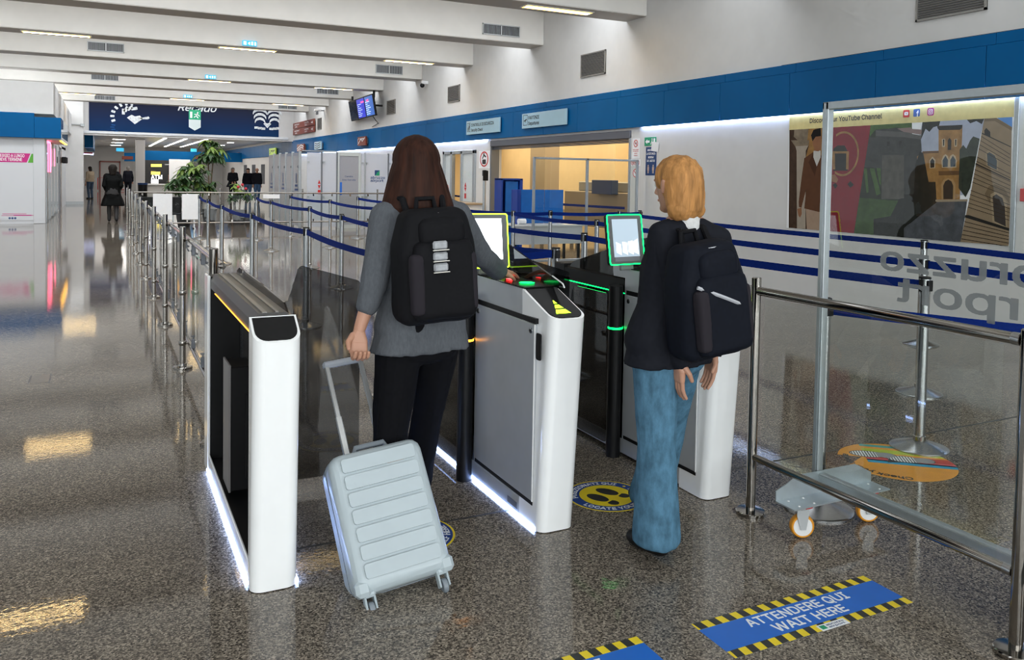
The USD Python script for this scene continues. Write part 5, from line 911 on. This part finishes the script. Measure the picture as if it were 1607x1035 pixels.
BASE = dict(pel=V3(0, 0, .93), waist=V3(0, 0, 1.08), chest=V3(0, .0, 1.27), neck=V3(0, 0, 1.47), head=V3(0, .02, 1.62), yaw=0.0,
    shL=V3(-.17, 0, 1.41), elL=V3(-.23, -.03, 1.12), wrL=V3(-.22, .06, .88), shR=V3(.17, 0, 1.41), elR=V3(.23, -.03, 1.12), wrR=V3(.22, .06, .88),
    hipL=V3(-.09, 0, .90), knL=V3(-.10, .03, .50), anL=V3(-.10, -.03, .085), toL=V3(-.12, .12, .03), hipR=V3(.09, 0, .90), knR=V3(.10, .03, .50), anR=V3(.10, -.03, .085), toR=V3(.12, .12, .03),
    dL=V3(0, .1, -1), nL=V3(1, 0, 0), cL=.25, dR=V3(0, .1, -1), nR=V3(-1, 0, 0), cR=.25)
def stride(s, arm=.5):
    return dict(knL=V3(-.10, .08 + s * .35, .50), anL=V3(-.10, s * .9, .10), toL=V3(-.11, s * .9 + .15, .035), knR=V3(.10, .06 - s * .30, .50), anR=V3(.10, -s * .8, .12), toR=V3(.11, -s * .8 + .13, .035), wrL=V3(-.24, -.1 * arm * 2 + .02, .90), wrR=V3(.24, .12 * arm * 2 + .04, .90))
def head_parts(h, yaw, full=True):
    c, s = math.cos(yaw), math.sin(yaw); R = lambda x, y, z: h + V3(c * x - s * y, s * x + c * y, z)
    P = [hl((R(0, -.018, .032), .083), (R(0, .018, .026), .080), (R(0, .042, -.072), .040), (R(0, .0, -.05), .058))]
    if full:
        P += [hl((R(0, .094, .006), .010), (R(0, .112, -.030), .0125), (R(0, .09, -.034), .014)), hl((R(-.036, .084, .022), .011), (R(.036, .084, .022), .011)), hl((R(-.018, .080, -.064), .008), (R(.018, .080, -.064), .008)), hl((R(0, .072, -.098), .018), (R(0, .05, -.09), .03))]
        for q in (-1, 1): P.append(hl((R(q * .080, -.004, -.022), .010), (R(q * .086, -.014, .016), .014), (R(q * .078, .0, .0), .012)))
    return P, R
def person(label, loc, rz, J, top, bottom, hairmat, hair, hem=.80, sleeves=1.0, flare=.0, hemx=.03, shoes=None, fold=.010, fine=True, h=1.0, extra=None, thick=1.0, group=None, collar=None, heel=0.0):
    J = {**BASE, **J}; t = local('person', label, 'person', loc, rz, group)
    if h != 1.0: UsdGeom.Xformable(t.prim).AddScaleOp().Set(Gf.Vec3f(h, h, h))
    e = .022 if fine else .04; it = 14 if fine else 8; k = thick
    side = unit(J['shR'] - J['shL']); q = lambda c, w: (J[c] - side * w, J[c] + side * w)
    p0, p1 = q('pel', .085); w0, w1 = q('waist', .065); c0, c1 = q('chest', .085)
    body = [hl((p0, .095), (p1, .095), (w0, .082), (w1, .082)), hl((w0, .082), (w1, .082), (c0, .095), (c1, .095)), hl((c0, .09), (c1, .09), (J['shL'], .048), (J['shR'], .048), (J['neck'], .055))]
    H, R = head_parts(J['head'], J['yaw']); body += H + chain([J['neck'] - V3(0, 0, .03), R(0, -.015, -.06)], [.055, .052])
    for S in 'LR':
        body += chain([J['sh' + S], J['el' + S], J['wr' + S]], [.046, .037, .024]) + chain([J['hip' + S], J['kn' + S], J['an' + S]], [.085, .055, .036]) + chain([J['an' + S] - V3(0, .02, .025), J['to' + S] - V3(0, .03, 0)], [.028, .018])
    bm = organic(body, e, it)
    hands = [hand(J['wr' + S], J['d' + S], J['n' + S], sd, J['c' + S]) for S, sd in (('L', 1), ('R', -1))] if fine else [organic([hl((J['wr' + S], .022), (J['wr' + S] + unit(J['d' + S]) * .09, .026)), *[hl((J['wr' + S] + unit(J['d' + S]) * .08 + side * a, .011), (J['wr' + S] + unit(J['d' + S]) * .17 + side * a * 1.3 + V3(0, .02, 0), .008)) for a in (-.025, -.008, .009, .026)], hl((J['wr' + S] + unit(J['d' + S]) * .05 + V3(0, .02, 0), .012), (J['wr' + S] + unit(J['d' + S]) * .10 + V3(0, .05, 0), .010))], .02, 4) for S in 'LR']
    mm = to_man(bm); hs = [to_man(x) for x in hands]
    bm = tri(union([mm] + hs)) if mm is not None and all(x is not None for x in hs) else cat(bm, *hands)
    t.p('body', bm, SKIN, True)
    for s in (-1, 1):
        ey = t.p('eye', ball(R(s * .032, .083, .004), .0115, 2), EYEW, True); ey.p('iris', ball(R(s * .032, .0895, .004), .006, 1), IRIS, True)
    t.p('mouth', tri(hl((R(-.018, .086, -.064), .0045), (R(.018, .086, -.064), .0045), (R(0, .089, -.064), .005))), M('lips', (.40, .12, .10), .5), True)
    # trousers
    g = .016; tb = [hl((p0 - V3(0, 0, .05), .108 * k), (p1 - V3(0, 0, .05), .108 * k), (w0 - V3(0, 0, .03), .09 * k), (w1 - V3(0, 0, .03), .09 * k))]
    for S in 'LR':
        a = J['an' + S]; tb += chain([J['hip' + S] - V3(0, 0, .02), J['kn' + S], a + V3(0, 0, -.01)], [.104 * k, .070 + flare * .25, .058 + flare])
    zc = min(J['anL'][2], J['anR'][2])
    t.p('trousers', organic(tb, e, it, fold=fold * .7, seed=3, cut=[((0, 0, 1), max(.045, zc - .04))]), bottom, True)
    for S in 'LR':
        a, o = J['an' + S], J['to' + S]; sh = [hl((V3(a[0], a[1] - .03, max(.040, a[2] - .045)), .042), (V3(a[0], a[1] + .04, max(.044, a[2] - .04)), .043), (V3(o[0], o[1], max(.030, o[2])), .031), (V3((a[0] + o[0]) / 2, (a[1] + o[1]) / 2 + .02, max(.03, o[2])), .036))]
        m = organic(sh, .02, 5); m.vertices[:, 2] = np.maximum(m.vertices[:, 2], max(.0, min(a[2] - .085, o[2] - .03)) + heel * .35)
        sp = t.p('shoe', m, shoes or BLACK, True)
        if heel: sp.p('heel', box(a[0] - .02, a[0] + .02, a[1] - .055, a[1] - .01, max(0, a[2] - .085 - heel), a[2] - .03, .006), BLACK)
    # jacket or top
    jb = [hl((V3(*p0[:2], hem + .10) - side * .018, .108 * k), (V3(*p1[:2], hem + .10) + side * .018, .108 * k), (w0 - side * .02, .097 * k), (w1 + side * .02, .097 * k)), hl((w0 - side * .02, .097 * k), (w1 + side * .02, .097 * k), (c0 - side * .012, .108 * k), (c1 + side * .012, .108 * k)), hl((c0 - side * .01, .105 * k), (c1 + side * .01, .105 * k), (J['shL'], .060), (J['shR'], .060), (J['neck'] - V3(0, 0, .02), .062))]
    if hem < .75: jb.append(hl((V3(*p0[:2], hem + .02) - side * .09, .12 * k), (V3(*p1[:2], hem + .02) + side * .09, .12 * k), (w0, .095), (w1, .095)))
    else: jb.append(hl((V3(*p0[:2], hem - .02) - side * hemx, .118 * k), (V3(*p1[:2], hem - .02) + side * hemx, .118 * k), (w0, .095), (w1, .095)))
    for S in 'LR':
        b = J['el' + S] + (J['wr' + S] - J['el' + S]) * (sleeves if np.ndim(sleeves) == 0 else sleeves['LR'.index(S)])
        jb += chain([J['sh' + S], J['el' + S], b], [.064 * k, .055 * k, .047 * k])
    low = [((0, 0, 1), hem)] if min(J['wrL'][2], J['wrR'][2]) > hem - .12 or sleeves != 1.0 else [((0, 0, 1), min(hem, min(J['wrL'][2], J['wrR'][2]) - .02))]
    t.p('jacket', organic(jb, e, it, cut=[((0, 0, 1), hem)], fold=fold, seed=5), top, True)
    if collar is not None: t.p('collar', organic([hl((J['neck'] + V3(0, -.01, -.02), .066), (J['neck'] + V3(0, 0, .045), .062))], .015, 4), collar, True)
    if hair: t.p('hair', hair(J['head'], R, hairmat), hairmat, True)
    if extra: extra(t, J, R)
    return t
def cap_hair(h, R, mat, r=.094, low=-.03, puff=.0, back=-.09):
    P = [hl((R(0, -.024, .036), r + puff), (R(0, .006, .040), r - .004 + puff)), hl((R(-.03, -.055, back), .052 + puff), (R(.03, -.055, back), .052 + puff), (R(0, -.03, .02), r + puff - .004))]
    t = tri(union(P).refine_to_length(.014)); v = t.vertices - h
    return fuzz(t, .006 + puff * .15, 60)
def fuzz(t, a, f):
    trimesh.smoothing.filter_taubin(t, .5, .53, iterations=4); d = meshkit.fbm(t.vertices * np.array([f, f, f * .25]) + 50, 3, 4) - .5
    t.vertices = t.vertices + t.vertex_normals * (d * a * 2)[:, None]; return t
def long_hair(zlow, wide=.165):
    def make(h, R, mat):
        n = 96; out = []
        zs = np.concatenate([np.linspace(.118, .0, 12), np.linspace(-.02, zlow, 26)])
        for z in zs:
            if z > 0: u = math.sqrt(max(.0, 1 - (z / .1185) ** 2)); rx, ry, cy = .098 * u + .004, .108 * u + .004, -.012
            else: f = min(1, -z / .22); rx, ry, cy = .100 + (wide - .100) * f ** .9, .108 - .02 * f, -.014 - .045 * f
            if z < zlow + .05: s = (z - zlow) / .05; rx, ry = rx * (.93 + .07 * s), ry * (.72 + .28 * s)
            ring_ = []
            for j in range(n):
                a = 2 * math.pi * j / n; w = 1 + .045 * (meshkit.noise(V3(a * 7.0, z * 2.2, 3), 2) - .5) + .03 * (meshkit.noise(V3(a * 22.0, z * 3.0, 8), 5) - .5)
                x, y = rx * w * math.cos(a), ry * w * math.sin(a)
                if z < .03 and y > 0: y = y * .18 + (.0 if z < -.08 else .0); 
                if z < .03 and math.sin(a) > .25: x *= (.94 if z > -.1 else .98)
                ring_.append(R(x, y + cy, z + (0 if z > zlow + .02 else .012 * (meshkit.noise(V3(a * 9, 1, 1), 7) - .5))))
            out.append(ring_)
        return rings(out)
    return make
def curly(h, R, mat): return cap_hair(h, R, mat, r=.112, puff=.014, back=-.13)
def bun(h, R, mat):
    P = [hl((R(0, -.024, .036), .097), (R(0, .006, .040), .092)), hl((R(-.03, -.055, -.08), .058), (R(.03, -.055, -.08), .058), (R(0, -.03, .02), .094)), hl((R(-.05, -.06, -.10), .045), (R(.05, -.06, -.10), .045))]
    return fuzz(tri(union(P).refine_to_length(.011)), .008, 55)
GREYJ = M('grey_blazer', (.098, .105, .118), .85, spec=.1, vary=.14, scale=90, stretch=(1, 1, .4)); BLACKT = M('black_trousers', (.0065, .0065, .008), .85, spec=.08, vary=.2, scale=60)
BRHAIR = M('brown_hair', (.030, .010, .0055), .62, spec=.16, vary=.55, scale=45, stretch=(1, 1, .06)); ORHAIR = M('ginger_hair', (.42, .20, .065), .6, spec=.2, vary=.4, scale=45, stretch=(1, 1, .1)); DKHAIR = M('dark_hair', (.012, .009, .007), .6, spec=.2, vary=.4, scale=40); GYHAIR = M('grey_hair', (.16, .15, .14), .5, vary=.3, scale=40)
DENIM = M('blue_denim', (.075, .170, .255), .85, spec=.1, vary=.35, scale=26, bump=.15, stretch=(1, 1, .5)); CHAR = M('charcoal_jacket', (.012, .013, .018), .8, spec=.1, vary=.15, scale=50)
LEATH = M('black_leather', (.0035, .004, .004), .5, spec=.08, vary=.2, scale=14)

W1 = (1.22, 3.30, 0)
w1_ = person('woman in a grey blazer with long brown hair pulling the suitcase', W1, 0, dict(
    pel=V3(-.01, 0, .95), waist=V3(-.005, 0, 1.10), chest=V3(0, .0, 1.29), neck=V3(-.02, .0, 1.50), head=V3(-.03, .03, 1.652), yaw=-.10,
    shL=V3(-.172, -.02, 1.425), elL=V3(-.235, -.07, 1.16), wrL=V3(-.30, -.085, .975), dL=V3(-.10, -.30, -.94), nL=V3(0, -1, .3), cL=.95,
    shR=V3(.165, .02, 1.425), elR=V3(.335, .15, 1.235), wrR=V3(.515, .33, 1.135), dR=V3(.80, .60, -.16), nR=V3(.1, .1, -1), cR=.16,
    hipL=V3(-.10, 0, .92), knL=V3(-.12, .05, .50), anL=V3(-.13, .02, .085), toL=V3(-.14, .17, .03), hipR=V3(.08, .02, .92), knR=V3(.14, .28, .53), anR=V3(.19, .56, .09), toR=V3(.21, .71, .035)),
    GREYJ, BLACKT, BRHAIR, long_hair(-.235), hem=.86, sleeves=(.45, .95), flare=.016, fold=.011)
W2 = (2.15, 2.80, 0)
w2_ = person('person with ginger hair in flared blue jeans, walking to the right gate', W2, 0, dict(
    pel=V3(.0, .02, .91), waist=V3(.03, .02, 1.05), chest=V3(.075, .03, 1.22), neck=V3(.075, .03, 1.42), head=V3(.045, .05, 1.572), yaw=.15,
    shL=V3(-.045, .02, 1.365), elL=V3(-.04, -.05, 1.09), wrL=V3(-.025, -.09, .86), shR=V3(.235, .0, 1.345), elR=V3(.28, -.03, 1.06), wrR=V3(.28, .07, .84),
    hipL=V3(-.07, .02, .88), knL=V3(-.065, .0, .48), anL=V3(-.055, .0, .105), toL=V3(-.07, .15, .035), hipR=V3(.09, .04, .88), knR=V3(.17, .22, .52), anR=V3(.19, .38, .11), toR=V3(.20, .53, .05)),
    CHAR, DENIM, ORHAIR, bun, hem=.82, flare=.045, hemx=.014, fold=.010, thick=.92, collar=M('white_knit', (.62, .62, .62), .7, vary=.1, scale=60), heel=.0)
TRIMW = M('pale_trim_cloth', (.42, .43, .46), .7)
def far(label, loc, rz, J, top, bottom, hm, hair, **k): return person(label, loc, rz, J, top, bottom, hm, hair, fine=False, **k)
TAN = M('tan_jacket', (.33, .26, .18), .7); NAVJ = M('navy_jacket', (.008, .009, .015), .8, spec=.1); DJ = M('dark_jeans', (.03, .06, .11), .7); BJ = M('mid_jeans', (.04, .10, .20), .7)
far('woman with bushy dark hair in a long shiny black coat walking away along the fence', (.29, 28.3, 0), 0, {**stride(.12), 'wrL': V3(-.17, .08, .98), 'wrR': V3(.17, .1, .98)}, LEATH, M('black_legs', (.015, .014, .014), .6), DKHAIR, curly, hem=.50, thick=1.36, fold=.02, h=1.0)
far('man in a tan jacket and blue jeans standing at the far left desk', (-.60, 51.2, 0), 40, dict(elR=V3(.24, .05, 1.12), wrR=V3(.14, .26, 1.10), dR=V3(-.1, 1, .1)), TAN, DJ, DKHAIR, cap_hair, hem=.92, thick=1.12, h=1.02)
far('man in a dark navy suit walking away behind the long-coat woman', (1.42, 56, 0), 0, stride(.18), NAVJ, NAVJ, GYHAIR, cap_hair, hem=.82, thick=1.15, h=1.06)
far('person half hidden between the long-coat woman and the suited man', (.75, 58, 0), 0, stride(.1), CHAR, NAVJ, DKHAIR, cap_hair, hem=.80, thick=1.1, h=1.02)
far('man in black facing the camera, standing left of the two walking men', (6.35, 47.0, 0), 185, dict(elL=V3(-.22, .05, 1.12), wrL=V3(-.06, .20, 1.08), elR=V3(.22, .05, 1.12), wrR=V3(.06, .20, 1.06)), CHAR, NAVJ, GYHAIR, cap_hair, hem=.74, thick=1.15, h=1.06)
far('dark-haired man in a dark sweater and jeans walking beside the balding man', (7.18, 47.2, 0), 170, stride(.1), NAVJ, BJ, DKHAIR, cap_hair, hem=.90, thick=1.15, h=1.05)
far('balding man in a black sweater and jeans walking by the cubicles', (7.62, 47.0, 0), 190, stride(-.1), CHAR, BJ, SKIN, None, hem=.90, thick=1.18, h=1.06)

# ---------------------------------------------------------------- backpacks and suitcase
def soft_box(c, hx, hy, hz, r, taper=.8, edge=.025, fold=.004):
    c = np.array(c); P = []
    for sx_ in (-1, 1):
        for sy_ in (-1, 1): P += [(c + V3(sx_ * (hx - r), sy_ * (hy - r), -hz + r), r), (c + V3(sx_ * (hx - r), sy_ * (hy - r), hz * .35), r), (c + V3(sx_ * (hx - r) * taper, sy_ * (hy - r) * .8, hz - r), r)]
    return organic([hl(*P)], edge, 6, fold=fold, seed=9, fs=12)
BPK = M('backpack_black', (.0065, .0065, .008), .7, spec=.12, vary=.2, scale=80); BPG = M('backpack_grey', (.024, .021, .026), .8, spec=.1); REFL = M('reflective_tag', (.33, .34, .36), .45, .2, vary=.25, scale=30); ZIP = M('zip_shine', (.55, .53, .48), .3, .5)
def backpack(label, at, rz, w, hz, d, tags, mat, shx):
    t = thing('backpack', label, 'backpack', at, 0); o = np.array(at, float)
    A = trimesh.transformations.rotation_matrix(math.radians(rz), (0, 1, 0))
    def P(n, m, mt, sm=True, **k):
        m = cat(m); m.apply_transform(A); m.apply_translation(o); return t.p(n, m, mt, sm, **k)
    P('main_body', soft_box((0, 0, 0), w / 2, d / 2, hz, .055, .78), mat)
    f = P('front_pocket', soft_box((.01, -d / 2 + .005, -.05), w * .40, .045, hz * .68, .035, .9), mat)
    P('side_panel', [soft_box((-w * .32, -d / 2 - .018, -.06), .028, .028, hz * .52, .02, .9)], BPG); P('side_panel', [soft_box((w * .36, -d / 2 - .012, -.06), .022, .026, hz * .5, .018, .9)], BPG)
    P('top_pocket', soft_box((.01, -d / 2 + .03, hz * .60), w * .30, .05, hz * .26, .035, .8), mat)
    for z, b in ((hz * .40, .018), (hz * .86, .012)): P('zip_line', tube([(x * w, -d / 2 - .008 + abs(x) ** 2 * .25 + (.03 if z > hz * .6 else 0), z + b * math.cos(x * 5)) for x in np.linspace(-.27, .30, 9)], .0045, 6), ZIP if tags else TRIMW, 40)
    P('carry_loop', tube([(-.045, d / 2 - .02, hz - .03), (-.035, d / 2 - .01, hz + .035), (.035, d / 2 - .01, hz + .035), (.045, d / 2 - .02, hz - .03)], .011, 8), BPK, 40)
    if tags:
        for k in range(3): P('reflective_tag', [box(-.048, .012, -d / 2 - .054, -d / 2 - .036, .075 - .043 * k, .108 - .043 * k, .006)], REFL, False); P('tag_edge', box(-.052, .016, -d / 2 - .058, -d / 2 - .05, .071 - .043 * k, .075 - .043 * k, .001), ZIP, False)
    else: P('pocket_seam', [tube([(x * w, -d / 2 - .042 + x * x * .2, .02 - x * .16) for x in np.linspace(-.36, .36, 9)], .008, 6)], TRIMW, 40)
    for s in (-1, 1):
        P('shoulder_strap', tube([(s * .075 + (1 - shx) * .10, d / 2 - .03, hz * .78), (s * .085 * shx + (1 - shx) * .16, d / 2 + .02, hz + .035), (s * .10 * shx + (1 - shx) * .18, d / 2 + .10, hz + .045), (s * .105 * shx + (1 - shx) * .18, d / 2 + .205, hz - .06), (s * .112 * shx + (1 - shx) * .18, d / 2 + .215, hz - .2), (s * .112 * shx + (1 - shx) * .16, d / 2 + .16, -hz * .3), (s * .105, d / 2 - .02, -hz * .72)], .014, 8), BPK, 40)
    return t
backpack('black backpack with three reflective tags on the woman in the grey blazer', (1.192, 3.105, 1.240), -3, .335, .230, .165, True, BPK, 1.0)
backpack('large dark navy backpack with a pale seam on the person in jeans', (2.19, 2.64, 1.118), -7, .325, .235, .18, False, M('backpack_navy', (.006, .0075, .013), .75, spec=.12, vary=.2, scale=60), .7)

sc = local('suitcase', 'pale blue-grey ribbed hard-shell suitcase tilted on its wheels behind the woman', 'suitcase', (0, 0, 0))
SHELL = M('shell_pale_blue', (.44, .505, .535), .38, coat=.1, vary=.04, scale=5); SHELLD = M('shell_trim', (.20, .23, .26), .45)
tl = math.radians(33); ly = math.radians(-6)
SA = trimesh.transformations.translation_matrix((1.035, 2.870, .0)) @ trimesh.transformations.rotation_matrix(ly, (0, 1, 0)) @ trimesh.transformations.rotation_matrix(-tl, (1, 0, 0)) 
def S(n, m, mat, sm=False, par=None, **k):
    m = cat(m); m.apply_transform(SA); return (par or sc).p(n, m, mat, sm, **k)
Wd, Hh, Dp = .385, .53, .22
def shell(y0, y1, g=0):
    P = []
    for x in (-1, 1):
        for y in (y0 + .035, y1 - .035):
            for z in (.075, .075 + Hh): P.append(((x * (Wd / 2 - .05 + g), y, z + (.05 if z < .1 else -.05)), .035 if g == 0 else .037))
    return tri(hl(*[(p, .05) for p, r in P]).refine_to_length(.03))
S('shell', shell(0, Dp), SHELL, 40)
for k in range(7): S('rib', put(ext(rrect(-.150, .150, .125 + .066 * k, .178 + .066 * k, .012), .008), (0, -.017, 0), (1, 0, 0), (0, 0, 1)), SHELL, label='raised horizontal rib')
S('zip_band', put(ext(rrect(-Wd / 2 - .002, Wd / 2 + .002, .073, .077 + Hh, .05).difference(rrect(-Wd / 2 + .02, Wd / 2 - .02, .095, .055 + Hh, .04)), .012), (0, Dp / 2, 0), (1, 0, 0), (0, 0, 1)), SHELLD)
S('badge', box(.03, .10, -.0195, -.016, .52, .565, .002), M('badge_beige', (.50, .42, .38), .5))
for x in (-.075, .075): S('handle_rod', [box(x - .014, x + .014, Dp - .052, Dp - .034, .58, .80, .004), box(x - .011, x + .011, Dp - .050, Dp - .036, .78, 1.03, .004)], M('rod_aluminium', (.60, .61, .61), .3, .6))
S('handle_grip', box(-.092, .092, Dp - .056, Dp - .028, 1.02, 1.05, .009), M('grip_grey', (.42, .45, .50), .45))
S('carry_handle', tube([(-.07, Dp * .35, .60), (-.06, Dp * .35, .628), (.06, Dp * .35, .628), (.07, Dp * .35, .60)], .012, 8), SHELLD, 40)
for x in (-.145, .145):
    for y in (.03, Dp - .035):
        f = S('wheel_fork', [box(x - .022, x - .014, y - .02, y + .02, .02, .08, .004), box(x + .014, x + .022, y - .02, y + .02, .02, .08, .004), box(x - .024, x + .024, y - .028, y + .028, .066, .09, .008)], SHELL)
        S('wheel', [put(lathe([(.006, -.010), (.024, -.010), (.027, -.006), (.027, .006), (.024, .010), (.006, .010)], 20), (x, y, .026), (0, 1, 0), (0, 0, 1))], SHELLD, 40, par=sc)
    S('corner_guard', [box(x - .05 if x < 0 else x - .01, x + .01 if x < 0 else x + .05, -.012, .05, .07, .13, .014)], SHELL)
